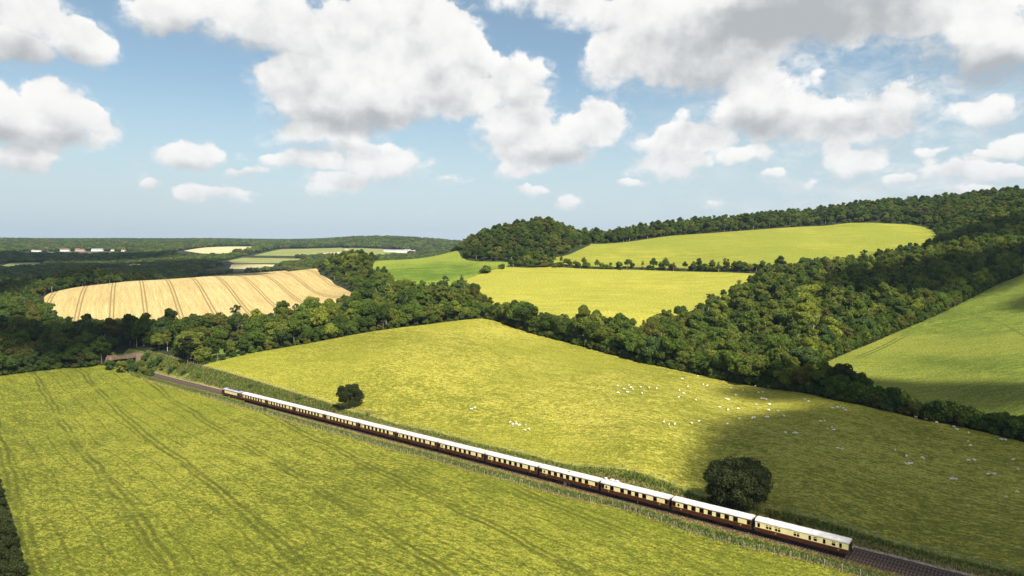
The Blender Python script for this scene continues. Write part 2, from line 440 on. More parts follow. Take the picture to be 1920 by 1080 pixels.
POLY['far_a'] = hits([(345, 470), (385, 464), (482, 462.5), (472, 470), (455, 476), (385, 476)])
POLY['far_b'] = hits([(475, 479), (530, 467), (640, 464.5), (655, 471), (600, 475), (575, 480)])
POLY['far_c'] = hits([(428, 489), (455, 483), (565, 485), (556, 493), (440, 494)])
POLY['far_d'] = hits([(430, 504), (434, 496), (515, 496), (505, 506)])
POLY['far_e'] = hits([(2, 499), (20, 493), (75, 492), (72, 501), (15, 504)])
POLY['far_f'] = hits([(655, 465), (760, 470), (800, 477), (700, 480), (640, 478)])
POLY['far_j'] = hits([(560, 470), (640, 466), (720, 468), (700, 474), (600, 478)])
POLY['far_h'] = hits([(50, 472), (150, 470.5), (245, 471.5), (250, 477), (150, 478.5), (58, 478)])
POLY['far_g'] = hits([(235, 499), (250, 495), (275, 496), (270, 501)])
POLY['beyond'] = [np.array(q) - np.array([9., 0.]) for q in left_near[1:7]] + [np.array([-330., 170.]), np.array([-330., 5.])]
POLY['scrub'] = hits([(372, 688), (400, 648), (455, 638), (500, 640), (480, 662)])
POLY = {k: np.asarray(v) for k, v in POLY.items()}

# ------------------------------------------------------------------ one sheet of land, cut along the field boundaries
def land():
    pts, edges = [], []
    def add_poly(poly, step):
        ring = []
        for i in range(len(poly)):
            a, b = poly[i], poly[(i + 1) % len(poly)]
            n = max(1, int(np.hypot(*(b - a)) / max(step, 1e-3)))
            ring += [a + (b - a) * k / n for k in range(n)]
        base = len(pts); pts.extend(ring)
        edges.extend((base + i, base + (i + 1) % len(ring)) for i in range(len(ring)))
    for k, p in POLY.items(): add_poly(p, 40 if k.startswith('far') else 8)
    for off in (VERGE_L, VERGE_R):
        base = len(pts); ch = [line_at(s, off) for s in range(-250, 430, 6)]
        pts.extend(ch); edges.extend((base + i, base + i + 1) for i in range(len(ch) - 1))
    for off in (3.1, -6.7):
        base = len(pts); pts.extend(line_at(s, off) for s in range(-250, 430, 6))
    Yr = -60.0
    while Yr < 9000:
        step = max(3.2, (Yr + 40) * .021); half = 1.12 * max(Yr, 0) + 260
        n = int(2 * half / (step * 1.25)); j = 0.5 * (len(pts) % 2)
        for i in range(n + 1):
            pts.append(np.array([-half + (i + j) * 2 * half / n, Yr + (random.random() - .5) * .3 * step]))
        Yr += step
    v2 = [Vector((float(p[0]), float(p[1]))) for p in pts]
    vv, _, ff, _, _, _ = geometry.delaunay_2d_cdt(v2, edges, [], 0, 1e-3)
    xy = np.array([(p.x, p.y) for p in vv]); tri = np.array([f for f in ff])
    z = ground(xy[:, 0], xy[:, 1])
    c = xy[tri].mean(1)
    reg = np.full(len(tri), 'wood', dtype=object)
    for k in POLY: reg[inside(POLY[k], c[:, 0], c[:, 1]) & (reg == 'wood')] = k
    nl = np.abs(c[:, 1]) < 900
    S, O = line_coords(c[nl, 0], c[nl, 1])
    ver = (O < VERGE_L) & (O > VERGE_R) & (S < 424)
    idx = np.nonzero(nl)[0]; reg[idx[ver]] = 'verge'
    return np.concatenate([xy, z[:, None]], 1), tri, reg
LV, LT, LR_ = land()

def land_part(key, name, mat):
    f = LT[LR_ == key]
    if not len(f): return None
    used, inv = np.unique(f, return_inverse=True)
    me = bpy.data.meshes.new(name); me.from_pydata(LV[used].tolist(), [], inv.reshape(-1, 3).tolist())
    me.polygons.foreach_set('use_smooth', [True] * len(me.polygons)); me.materials.append(mat); me.update()
    return tag(mesh_obj(name, me), kind='structure')

# ------------------------------------------------------------------ ground materials
def grass_mat(name, c_dry, c_mid, c_dark, ang=0., stretch=3.0, clump=.45, contrast=1.0, rows=None, fleck=None, bumps=.6, patch=.012, tint=None, streak=0.):
    m, t, nb, o = new_mat(name)
    pos = t.nodes.new('ShaderNodeNewGeometry').outputs['Position']
    ca, sa = math.cos(ang), math.sin(ang)
    along = nb.vm('DOT_PRODUCT', pos, (ca, sa, 0.)); across = nb.vm('DOT_PRODUCT', pos, (-sa, ca, 0.))
    sp = nb.comb(nb.m('DIVIDE', along, stretch), across, 0.)
    big = nb.noise(pos, patch, 4., .55)
    med = nb.noise(sp, clump * .35, 4., .6)
    fine = nb.noise(sp, clump * 1.6, 5., .68)
    tiny = nb.noise(sp, clump * 6., 3., .7)
    h = nb.m('ADD', nb.m('MULTIPLY', med, .22), nb.m('ADD', nb.m('MULTIPLY', fine, .56), nb.m('MULTIPLY', tiny, .22)))
    h = nb.m('ADD', h, nb.m('MULTIPLY', nb.m('SUBTRACT', big, .5), .22))
    k = .105 / contrast
    f1 = nb.ramp(h, .5 - k, .5 + k * .9)
    c = nb.mix(f1, rgb(*c_dark), rgb(*c_mid))
    c = nb.mix(nb.ramp(h, .5, .5 + k * 1.9), c, rgb(*c_dry))
    if tint: c = nb.mix(nb.m('MULTIPLY', nb.ramp(nb.noise(pos, patch * .7, 3., .5), .45, .62), tint[3]), c, rgb(*tint[:3]))
    if fleck: c = nb.mix(nb.ramp(nb.noise(pos, .9, 4., .7), .64, .75), c, rgb(*fleck))
    grain = nb.noise(nb.comb(nb.m('DIVIDE', along, 1.6), across, 0.), clump * 4.2, 3., .75)
    c = nb.mix(1., c, nb.mix(nb.ramp(grain, .34, .66), rgb(.50, .54, .46), rgb(1.42, 1.38, 1.42)), 'MULTIPLY')
    hh = nb.m('ADD', h, nb.m('MULTIPLY', grain, .5))
    if streak:
        st = nb.noise(nb.comb(nb.m('MULTIPLY', along, .012), nb.m('MULTIPLY', across, .35), 0.), 1., 3., .6)
        c = nb.mix(nb.m('MULTIPLY', nb.ramp(st, .52, .68), streak), c, rgb(*c_dark))
    if rows:
        for (ra, spacing, width, gauge, strength, wob) in rows:
            n = (math.cos(ra), -math.sin(ra))         # across a row that runs at bearing ra
            q = nb.vm('DOT_PRODUCT', pos, (n[0], n[1], 0.))
            w = nb.m('MULTIPLY', nb.m('SUBTRACT', nb.noise(pos, .028, 3., .6), .5), wob)
            w2 = nb.m('MULTIPLY', nb.m('SUBTRACT', nb.noise(pos, .22, 5., .75), .5), wob * .22)
            q = nb.m('ADD', q, nb.m('ADD', w, w2))
            fr = nb.m('MULTIPLY', nb.m('SUBTRACT', nb.m('FRACT', nb.m('DIVIDE', q, spacing)), .5), spacing)
            d = nb.m('ABSOLUTE', nb.m('SUBTRACT', nb.m('ABSOLUTE', fr), gauge / 2))
            mask = nb.ramp(d, width, width * .25)
            mask = nb.m('MULTIPLY', mask, nb.ramp(nb.noise(pos, .045, 4., .65), .30, .52)) if wob > .5 else mask
            c = nb.mix(nb.m('MULTIPLY', mask, strength), c, rgb(*[x * .62 for x in c_dark]))
            hh = nb.m('SUBTRACT', hh, nb.m('MULTIPLY', mask, .25 * strength))
    sh = principled(t, nb, c, .9, 0., .12, bump(t, hh, bumps, .9))
    t.links.new(sh, o.inputs['Surface'])
    return m

TRACK_ANG = math.atan2(DIR[1], DIR[0])
M = {}
M['left'] = grass_mat('tall_meadow_grass', (.345, .322, .042), (.247, .248, .027), (.092, .106, .009), TRACK_ANG + .1, 1.8, .62, 1.45,
                      rows=[(R(-40), 21.0, .75, 1.9, .62, 4.0), (R(-42), 6.3, .42, 0., .5, 5.0)], bumps=1., tint=(.160, .176, .013, .45))
M['pasture'] = grass_mat('dry_pasture_grass', (.452, .390, .072), (.342, .308, .044), (.146, .152, .014), TRACK_ANG + .15, 2.0, .52, 1.45, bumps=.9, tint=(.232, .232, .022, .6), fleck=(.20, .20, .03))
M['right'] = grass_mat('green_meadow_grass', (.190, .212, .028), (.128, .160, .018), (.066, .092, .010), R(10), 4., .35, 1.1, bumps=.6, tint=(.215, .215, .032, .6), streak=.3)
M['mid'] = grass_mat('mown_hill_grass', (.400, .355, .062), (.322, .300, .040), (.225, .222, .028), R(-4), 9., .28, 1.1, bumps=.6, tint=(.30, .285, .04, .5), streak=.5)
M['upper'] = grass_mat('grazed_hill_grass', (.350, .322, .050), (.266, .262, .032), (.165, .180, .020), R(-6), 9., .26, 1.1, bumps=.6, tint=(.19, .21, .024, .75), streak=.6)
M['green'] = grass_mat('lush_hill_grass', (.205, .250, .030), (.130, .185, .018), (.065, .108, .010), R(20), 6., .2, 1.1, bumps=.6, tint=(.28, .30, .04, .5), streak=.4)
M['wheat'] = grass_mat('ripe_wheat', (.560, .430, .205), (.470, .350, .150), (.340, .245, .095), R(120), 22., .25, .7, bumps=.4,
                       rows=[(R(-30), 24.0, .95, 2.6, 1., .3)], streak=.15)
M['stubble'] = grass_mat('pale_stubble', (.62, .50, .27), (.56, .45, .24), (.44, .37, .18), 0., 8., .06, .8, bumps=.2)
M['olive'] = grass_mat('olive_ley', (.30, .29, .10), (.24, .24, .075), (.17, .19, .05), 0., 8., .06, .8, bumps=.2)
M['heath'] = grass_mat('brown_rough_grazing', (.15, .13, .06), (.11, .10, .045), (.07, .07, .03), 0., 6., .05, .8, bumps=.2)
M['floor'] = grass_mat('woodland_floor_earth', (.055, .060, .020), (.035, .045, .014), (.018, .026, .010), 0., 1.5, .3, 1., bumps=.8)
M['verge'] = grass_mat('rank_verge_grass', (.340, .310, .085), (.165, .205, .034), (.060, .105, .014), TRACK_ANG, 3.0, .8, 1.2, bumps=1., patch=.05, tint=(.34, .25, .09, .3))
M['scrub'] = grass_mat('rough_scrub_grass', (.24, .27, .06), (.14, .19, .035), (.06, .10, .018), 0., 1.5, .3, 1.1, bumps=.8)
for key, name, mk in [('wood', 'woodland_floor', 'floor'), ('left', 'meadow', 'left'), ('pasture', 'sheep_pasture', 'pasture'), ('mid', 'hill_meadow', 'mid'),
                      ('upper', 'hilltop_meadow', 'upper'), ('right', 'hedged_meadow', 'right'), ('green', 'lush_meadow', 'green'), ('wheat', 'wheat_field', 'wheat'),
                      ('far_a', 'stubble_field', 'stubble'), ('far_b', 'valley_field', 'olive'), ('far_c', 'valley_field', 'olive'), ('far_d', 'valley_field', 'stubble'),
                      ('far_e', 'valley_field', 'olive'), ('far_f', 'valley_field', 'olive'), ('far_g', 'valley_field', 'olive'), ('far_h', 'valley_field', 'heath'), ('far_j', 'valley_field', 'stubble'),
                      ('verge', 'railway_verge', 'verge'), ('scrub', 'scrub_clearing', 'scrub'), ('beyond', 'rough_paddock', 'right')]:
    land_part(key, name, M[mk])

def strip(name, uv, width, mat, lift=.05):
    pts = soften(hits(uv), n=0); p = []
    for i in range(len(pts) - 1):
        n = max(1, int(np.hypot(*(pts[i + 1] - pts[i])) / 3)); p += [pts[i] + (pts[i + 1] - pts[i]) * k / n for k in range(n)]
    p.append(pts[-1]); p = np.array(p)
    for _ in range(6): p[1:-1] = (p[:-2] + p[1:-1] * 2 + p[2:]) / 4
    d = np.gradient(p, axis=0); d /= np.linalg.norm(d, axis=1)[:, None]; n = np.stack([-d[:, 1], d[:, 0]], 1) * width / 2
    L_, R_ = p + n, p - n; mb = MB(); zl, zr = ground(L_[:, 0], L_[:, 1]) + lift, ground(R_[:, 0], R_[:, 1]) + lift
    for i in range(len(p)): mb.v += [(L_[i, 0], L_[i, 1], zl[i]), (R_[i, 0], R_[i, 1], zr[i])]
    mb.f = [(2 * i, 2 * i + 1, 2 * i + 3, 2 * i + 2) for i in range(len(p) - 1)]
    return tag(mb.build(name, mat), kind='structure')
M['rut'] = grass_mat('trodden_grass', (.150, .165, .030), (.105, .130, .022), (.060, .082, .014), R(10), 3., .6, 1.1, bumps=.6)
strip('farm_track', [(1600, 672), (1660, 646), (1710, 618), (1760, 590), (1800, 574)], .9, M['rut'])
strip('farm_track', [(1608, 673), (1668, 647), (1718, 619), (1768, 591), (1806, 575)], .9, M['rut'])
strip('farm_track', [(1800, 585), (1840, 592), (1880, 606), (1925, 632), (2000, 690)], .8, M['rut'])

# ------------------------------------------------------------------ railway: ballast, rails, sleepers
M['ballast'] = paint('brown_grey_ballast', (.066, .035, .021), .95, .35, 4.0)
M['cess'] = paint('pale_cess_gravel', (.33, .25, .17), .95, .3, 2.0)
M['rail'] = paint('rusty_rail_steel', (.11, .062, .045), .5, .2, 3.0, .6)
M['railhead'] = paint('worn_rail_head', (.16, .12, .10), .35, .15, 3.0, .8)
M['concrete'] = paint('sleeper_concrete', (.105, .076, .058), .9, .2, 3.0)
def sweep(prof, s0, s1, step, off=0., close=False):
    """profile of (offset to the left, height above rail level) carried along the line"""
    mb = MB(); n = len(prof); ss = np.arange(s0, s1 + .01, step)
    for s in ss:
        for o_, h in prof:
            p = line_at(s, off + o_); mb.v.append((p[0], p[1], float(rail_z(s)) + h))
    for k in range(len(ss) - 1):
        for i in range(n if close else n - 1):
            j = (i + 1) % n; mb.f.append((k * n + i, k * n + j, (k + 1) * n + j, (k + 1) * n + i))
    if close: mb.f += [tuple(range(n)), tuple((len(ss) - 1) * n + i for i in range(n))[::-1]]
    return mb
S0, S1 = -240, 424
tag(sweep([(-6.75, -.62), (-6.0, -.20), (-5.1, -.17), (1.55, -.17), (1.95, -.22), (2.5, -.62)], S0, S1, 6).build('ballast_bed', M['ballast']), kind='structure')
tag(sweep([(-8.0, -.56), (-7.9, -.40), (-6.5, -.36), (-6.2, -.55)], S0, S1, 6).build('cess_path', M['cess']), kind='structure')
SLEEPER = MB().prism([(-1.28, -.16), (-1.28, -.02), (-.95, -.005), (-.45, -.05), (.45, -.05), (.95, -.005), (1.28, -.02), (1.28, -.16)], 'x', -.125, .125).mesh('sleeper', M['concrete'])
def heading(s):
    a, b = line_at(s - .5), line_at(s + .5); return math.atan2(b[1] - a[1], b[0] - a[0])
for off, lab in ((0., 'near'), (-3.4, 'far')):
    tr = tag(empty('railway_track', (*line_at(0, off), 0)), kind='structure')
    bpy.context.view_layer.update()
    for g in (-.7525, .7525):
        r = sweep([(g - .07, -.15), (g - .07, -.13), (g - .012, -.10), (g - .036, -.04), (g - .036, 0), (g + .036, 0), (g + .036, -.04), (g + .012, -.10), (g + .07, -.13), (g + .07, -.15)], S0, S1, 6, off, True)
        o = r.build('rail', M['rail']); o.parent = tr; o.matrix_parent_inverse = Matrix.Translation(-Vector(tr.location))
    def sl(s):
        o = mesh_obj('sleeper', SLEEPER, tr)
        p = line_at(s, off); o.location = (p[0] - tr.location.x, p[1] - tr.location.y, float(rail_z(s)) - .03 - tr.location.z)
        o.rotation_euler = (0, 0, heading(s))
    k = -62.0
    while k < 1.0: sl(k); k += .65
    mb = MB()
    for s in list(np.arange(1.2, 420, .65)) + list(np.arange(-235, -62.3, .65)):
        d = (line_at(s + .5) - line_at(s - .5)); n = np.array([-d[1], d[0]]); p = line_at(s, off); z = float(rail_z(s))
        c = [p + d * a + n * b for a, b in ((-.125, -1.28), (.125, -1.28), (.125, 1.28), (-.125, 1.28))]
        b0 = len(mb.v); mb.v += [(q[0], q[1], z - .19) for q in c] + [(q[0], q[1], z - .06) for q in c]
        mb.f += [(b0 + 4, b0 + 5, b0 + 6, b0 + 7)] + [(b0 + i, b0 + (i + 1) % 4, b0 + 4 + (i + 1) % 4, b0 + 4 + i) for i in range(4)]
    o = mb.build('sleepers', M['concrete'], None); o.parent = tr; o.matrix_parent_inverse = Matrix.Translation(-Vector(tr.location)); o['kind'] = 'stuff'

# ------------------------------------------------------------------ train
M['brown'] = paint('umber_coach_paint', (.078, .020, .009), .35, .12, 1.2, 0., .5)
M['cream'] = paint('cream_coach_paint', (.92, .76, .35), .38, .06, .8, 0., .5)
M['roof'] = paint('white_coach_roof', (.56, .53, .49), .55, .12, .5, 0., .4)
M['roof_grey'] = paint('grey_locomotive_roof', (.34, .35, .40), .5, .15, .9)
M['black'] = paint('black_running_gear', (.018, .015, .014), .7, .3, 3.0)
M['dark'] = paint('dark_interior_wood', (.045, .022, .012), .6, .2, 2.0)
M['white'] = paint('white_enamel', (.80, .80, .78), .5, .05, 2.0)
M['linen'] = paint('white_table_linen', (.82, .78, .72), .8, .05, 2.0)
M['gold'] = paint('gilt_crest', (.62, .40, .12), .4, .15, 8.0, .3)
M['yellow'] = paint('signal_yellow', (.70, .45, .03), .5, .1, 2.0)
def glass_mat():
    m, t, nb, o = new_mat('coach_window_glass')
    g = t.nodes.new('ShaderNodeBsdfGlossy'); g.inputs['Roughness'].default_value = .04; g.inputs['Color'].default_value = rgb(.7, .75, .8)
    tr = t.nodes.new('ShaderNodeBsdfTransparent'); tr.inputs['Color'].default_value = rgb(.42, .42, .40)
    fr = t.nodes.new('ShaderNodeFresnel'); fr.inputs['IOR'].default_value = 1.5
    mx = t.nodes.new('ShaderNodeMixShader'); t.links.new(fr.outputs[0], mx.inputs[0]); t.links.new(tr.outputs[0], mx.inputs[1]); t.links.new(g.outputs[0], mx.inputs[2])
    t.links.new(mx.outputs[0], o.inputs['Surface']); return m
M['glass'] = glass_mat()
HW = 1.38                                           # half width of a coach
ZF, ZW, ZC, ZE = 1.05, 1.98, 3.02, 3.24             # floor, waist, top of cream, eaves
def mirror_y(mb, side):
    if side < 0:
        mb.v = [(x, -y, z) for x, y, z in mb.v]; mb.f = [tuple(reversed(f)) for f in mb.f]
    return mb
def arc_roof(x0, x1, hw, ze, zt, n=12, inset=0.):
    prof = [(hw * math.cos(math.pi * i / n), ze + (zt - ze) * math.sin(math.pi * i / n) ** .8) for i in range(n + 1)]
    return MB().prism(prof, 'x', x0, x1)
def bogie(parent, x, mats=None):
    b = empty('bogie'); b.parent = parent; b.location = (x, 0, 0)
    f = MB()
    for s in (-1, 1):
        f.box(-1.75, 1.75, s * 1.02 - .05, s * 1.02 + .05, .52, .80)
        f.box(-.45, .45, s * 1.06 - .08, s * 1.06 + .08, .36, .56)
        for wx in (-1.25, 1.25): f.box(wx - .17, wx + .17, s * 1.10 - .09, s * 1.10 + .09, .32, .64)
    f.box(-.25, .25, -1.0, 1.0, .55, .85); f.box(-1.8, -1.68, -1, 1, .5, .75); f.box(1.68, 1.8, -1, 1, .5, .75)
    f.build('bogie_frame', M['black'], b)
    for wx in (-1.25, 1.25):
        w = MB()
        for s in (-1, 1): w.tube((wx, s * .68, .46), (wx, s * .81, .46), .46, n=14)
        w.tube((wx, -.7, .46), (wx, .7, .46), .08, n=8)
        w.build('wheelset', M['black'], b)
    return b
def pane(parent, x0, x1, z0, z1, side, lights=False):
    w = mirror_y(MB().box(x0, x1, HW - .075, HW - .055, z0, z1), side).build('window', M['glass'], parent)
    f = MB(); t = .035
    f.box(x0, x0 + t, HW - .05, HW + .012, z0, z1).box(x1 - t, x1, HW - .05, HW + .012, z0, z1)
    f.box(x0 + t, x1 - t, HW - .05, HW + .012, z0, z0 + t).box(x0 + t, x1 - t, HW - .05, HW + .012, z1 - t, z1)
    if lights:
        zz = z1 - .30; f.box(x0 + t, x1 - t, HW - .05, HW + .016, zz - .05, zz + .04)
        if x1 - x0 > 1.0: xm = (x0 + x1) / 2; f.box(xm - .04, xm + .04, HW - .049, HW + .014, z0 + t, z1 - t)
    mirror_y(f, side).build('frame', M['cream'] if lights else M['brown'], w)
    return w
def oval(parent, xc, zc, side):
    n = 16
    ring = MB(); g = MB()
    o1 = [(xc + .27 * math.cos(2 * math.pi * i / n), zc + .36 * math.sin(2 * math.pi * i / n)) for i in range(n)]
    o2 = [(xc + .19 * math.cos(2 * math.pi * i / n), zc + .28 * math.sin(2 * math.pi * i / n)) for i in range(n)]
    for i in range(n):
        j = (i + 1) % n
        ring.poly([(o1[i][0], HW + .03, o1[i][1]), (o1[j][0], HW + .03, o1[j][1]), (o2[j][0], HW + .03, o2[j][1]), (o2[i][0], HW + .03, o2[i][1])])
        ring.poly([(o1[j][0], HW, o1[j][1]), (o1[j][0], HW + .03, o1[j][1]), (o1[i][0], HW + .03, o1[i][1]), (o1[i][0], HW, o1[i][1])])
    g.poly([(a, HW + .015, b) for a, b in o2])
    w = mirror_y(ring, side).build('oval_window', M['brown'], parent)
    mirror_y(g, side).build('pane', M['black'], w)
TYPES = {   # front to rear: d door, o cream with oval window, c cream, w window, q brown door with window
    'A': [('d', .95), ('o', 2.0)] + [('w', 1.10), ('c', .95)] * 6 + [('w', 1.10), ('c', 2.05), ('d', .95)],
    'B': [('d', .95), ('o', 1.65), ('w', 1.05), ('c', 1.85), ('w', 1.05), ('c', .95), ('w', 1.05), ('c', .95), ('w', 1.05), ('c', .95), ('w', 1.05), ('c', 1.85), ('w', .95), ('c', 2.0), ('d', .95)],
    'C': [('d', .95), ('o', 2.1)] + [('w', 1.05), ('c', 1.05)] * 5 + [('w', 1.05), ('c', 2.0), ('q', .95), ('c', 1.45), ('d', .95)],
}
def coach_shell(root, L, hw_end=True):
    u = MB().box(.15, L - .15, -1.2, 1.2, .88, 1.045); u.build('underframe', M['black'], root)
    MB().box(.05, L - .05, -HW + .10, HW - .10, ZF, ZF + .06).build('floor', M['dark'], root)
    for x0, x1 in ((0., .07), (L - .07, L)):
        e = MB()
        prof = [(-HW + .004, ZF)] + [(HW * math.cos(math.pi * (1 - i / 10)) * .985, ZE + .52 * math.sin(math.pi * i / 10)) for i in range(11)] + [(HW - .004, ZF)]
        prof = [(-HW + .004, ZF), (HW - .004, ZF)] + [(HW * .985 * math.cos(math.pi * i / 10), ZE + .56 * math.sin(math.pi * i / 10) ** .8) for i in range(11)]
        e.prism(prof, 'x', x0, x1); e.build('end_wall', M['dark'], root)
    for xg, s in ((0., -1), (L, 1)):
        g = MB()
        for k in range(3):
            a = xg + s * (.02 + k * .10); b_ = a + s * .07
            x0, x1 = min(a, b_), max(a, b_)
            g.box(x0, x1, -.52, -.40, 1.15, 3.12).box(x0, x1, .40, .52, 1.15, 3.12).box(x0, x1, -.52, .52, 3.12, 3.24)
        g.build('gangway', M['black'], root)
        for sy in (-.87, .87):
            MB().tube((xg + s * .01, sy, 1.03), (xg + s * .30, sy, 1.03), .09, n=8).tube((xg + s * .30, sy, 1.03), (xg + s * .36, sy, 1.03), .24, n=12).build('buffer', M['black'], root)
    for x0, x1, s in ((6.2, 8.4, 1), (9.2, 11.0, -1), (11.4, 13.2, 1), (7.0, 8.6, -1)):
        MB().box(x0, x1, *sorted((s * .55, s * 1.18)), .42, .878).build('equipment_box', M['black'], root)
    bogie(root, 2.75); bogie(root, L - 2.75)
def coach(kind, s_rear, label, roofbits=()):
    """a coach whose rear end stands at chainage s_rear; local x runs from its rear to its front"""
    L = 19.45
    p = line_at(s_rear + .42)
    root = empty('railway_coach', (p[0], p[1], float(rail_z(s_rear))), math.atan2(DIR[1], DIR[0]))
    root.rotation_euler = (0, math.atan(-GRAD), math.atan2(DIR[1], DIR[0]))
    tag(root, label, 'coach', 'cream and brown coaches of the train')
    coach_shell(root, L)
    for side in (1, -1):
        mirror_y(MB().box(0.08, L - .08, HW - .06, HW, ZF - .06, ZW - .004), side).build('lower_panel', M['brown'], root)
        mirror_y(MB().box(0.08, L - .08, HW - .055, HW + .004, ZC, ZE), side).build('letterboard', M['brown'], root)
        mirror_y(MB().box(0.1, L - .1, HW, HW + .012, ZW - .05, ZW - .02), side).build('gold_line', M['gold'], root)
        for cx in (2.4, L - 2.4):
            k = MB(); n = 10
            k.poly([(cx + .17 * math.cos(2 * math.pi * i / n), HW + .014, 1.58 + .20 * math.sin(2 * math.pi * i / n)) for i in range(n)]); mirror_y(k, side).build('crest', M['gold'], root)
        tot = sum(w for _, w in TYPES[kind]) ; x = L - .08; sc_ = (L - .16) / tot
        seq = TYPES[kind] if side > 0 else TYPES[kind]
        for typ, w in seq:
            w *= sc_; x0, x1 = x - w, x; x = x0
            if typ in 'co':
                mirror_y(MB().box(x0 + .008, x1 - .008, HW - .06, HW, ZW, ZC), side).build('panel', M['cream'], root)
                if typ == 'o': oval(root, (x0 + x1) / 2 + .25, (ZW + ZC) / 2, side)
            elif typ == 'w':
                pane(root, x0, x1, ZW, ZC, side)
                tb = MB().box(x0 + .12, x1 - .22, HW - .75, HW - .12, ZW - .06, ZW + .02).tube(((x0 + x1) / 2 - .25, HW - .3, ZW + .02), ((x0 + x1) / 2 - .25, HW - .3, ZW + .16), .03, n=6)
                tb.tube(((x0 + x1) / 2 - .25, HW - .3, ZW + .16), ((x0 + x1) / 2 - .25, HW - .3, ZW + .42), .20, .11, n=8)
                mirror_y(tb, side).build('table', M['linen'], root)
            else:
                d = mirror_y(MB().box(x0 + .05, x1 - .05, HW - .13, HW - .05, ZW - .002, ZC), side).build('door', M['brown'], root)
                mirror_y(MB().box(x0 + .22, x1 - .22, HW - .05, HW - .042, ZW + .12, ZC - .1), side).build('window', M['glass'], d)
                mirror_y(MB().tube((x0 + .12, HW - .03, ZW - .25), (x0 + .12, HW - .03, ZW + .5), .018, n=6), side).build('handle', M['gold'], d)
    r = arc_roof(-.02, L + .02, HW + .035, ZE, 3.83).build('roof', M['roof'], root, False)
    rr = random.Random(label)
    for k in range(6):
        vx = 1.8 + k * (L - 3.6) / 5 + rr.uniform(-.3, .3)
        MB().tube((vx, .55, 3.66), (vx, .55, 3.86), .13, .10, n=8).build('ventilator', M['roof'], r)
    for (bx, by, lx, ly, h) in roofbits:
        MB().box(bx - lx / 2, bx + lx / 2, by - ly / 2, by + ly / 2, 3.55, 3.75 + h).build('roof_tank', M['roof'], r)
    return root
def brake_van(s_rear, label):
    L = 19.45
    p = line_at(s_rear + .42)
    root = empty('railway_coach', (p[0], p[1], float(rail_z(s_rear))))
    root.rotation_euler = (0, math.atan(-GRAD), math.atan2(DIR[1], DIR[0]))
    tag(root, label, 'coach', 'cream and brown coaches of the train')
    coach_shell(root, L)
    wins = [(.85, .55, 0), (3.05, 1.30, 1), (5.0, 1.30, 1), (9.0, 1.30, 1), (11.75, .5, 0), (12.85, .78, 1), (14.65, .5, 0), (16.5, .78, 1), (17.85, .5, 0)]
    for side in (1, -1):
        mirror_y(MB().box(0.08, L - .08, HW - .06, HW, ZF - .06, ZW - .054), side).build('lower_panel', M['brown'], root)
        mirror_y(MB().box(0.08, L - .08, HW - .055, HW + .004, ZC + .12, ZE), side).build('letterboard', M['dark'], root)
        mirror_y(MB().box(0.08, L - .08, HW - .06, HW, ZW - .05, ZW + .07), side).build('waist_rail', M['cream'], root)
        mirror_y(MB().box(0.08, L - .08, HW - .06, HW, ZC + .003, ZC + .115), side).build('cantrail', M['cream'], root)
        x = L - .08
        for xc, w, li in wins:
            a1 = L - xc + w / 2; a0 = L - xc - w / 2
            mirror_y(MB().box(a1 + .004, x - .004, HW - .06, HW, ZW + .074, ZC), side).build('panel', M['cream'], root)
            pane(root, a0, a1, ZW + .074, ZC, side, bool(li)); x = a0
        mirror_y(MB().box(.08, x - .004, HW - .06, HW, ZW + .074, ZC), side).build('panel', M['cream'], root)
        for cx in (2.0, L - 4.6):
            k = MB(); n = 10
            k.poly([(cx + .15 * math.cos(2 * math.pi * i / n), HW + .014, 1.52 + .17 * math.sin(2 * math.pi * i / n)) for i in range(n)]); mirror_y(k, side).build('crest', M['gold'], root)
    r = arc_roof(-.02, L + .02, HW + .035, ZE, 3.83).build('roof', M['roof'], root)
    for vx, vy in ((17.2, -.2),):
        MB().tube((vx, vy, 3.7), (vx, vy, 3.98), .42, .30, n=12).build('roof_dome', M['roof'], r)
    for vx in (1.6, 5.0, 9.0, 12.8):
        MB().tube((vx, .55, 3.66), (vx, .55, 3.84), .13, .10, n=8).build('ventilator', M['roof'], r)
    MB().box(-.24, -.02, -1.18, -.98, 1.55, 1.95).build('tail_lamp', M['white'], root)
    return root
TAIL = ['rearmost coach, cream with small square windows, at the tail of the train', 'second coach from the tail, passing in front of the round tree',
        'third coach from the tail, with white tanks on its roof', 'fourth coach from the tail, behind the lineside signal post', 'fifth coach from the tail of the cream and brown train',
        'sixth coach from the tail of the cream and brown train', 'seventh coach from the tail of the cream and brown train', 'sixth coach behind the locomotive, below mid pasture',
        'fifth coach behind the locomotive of the train', 'fourth coach behind the locomotive, below the small spreading tree', 'third coach behind the locomotive of the train',
        'second coach behind the locomotive of the train', 'cream and brown coach coupled directly behind the locomotive']
kinds = ['V', 'A', 'B', 'A', 'C', 'C', 'C', 'A', 'C', 'A', 'C', 'A']
TAIL = TAIL[:7] + TAIL[8:]
for i, k in enumerate(kinds):
    if k == 'V': brake_van(0., TAIL[0])
    else: coach(k, LC * i, TAIL[i], [(18.9, -.25, .5, .9, .55), (17.0, -.25, .9, 1.1, .50), (15.6, -.3, 1.0, 1.1, .42)] if i == 2 else ())
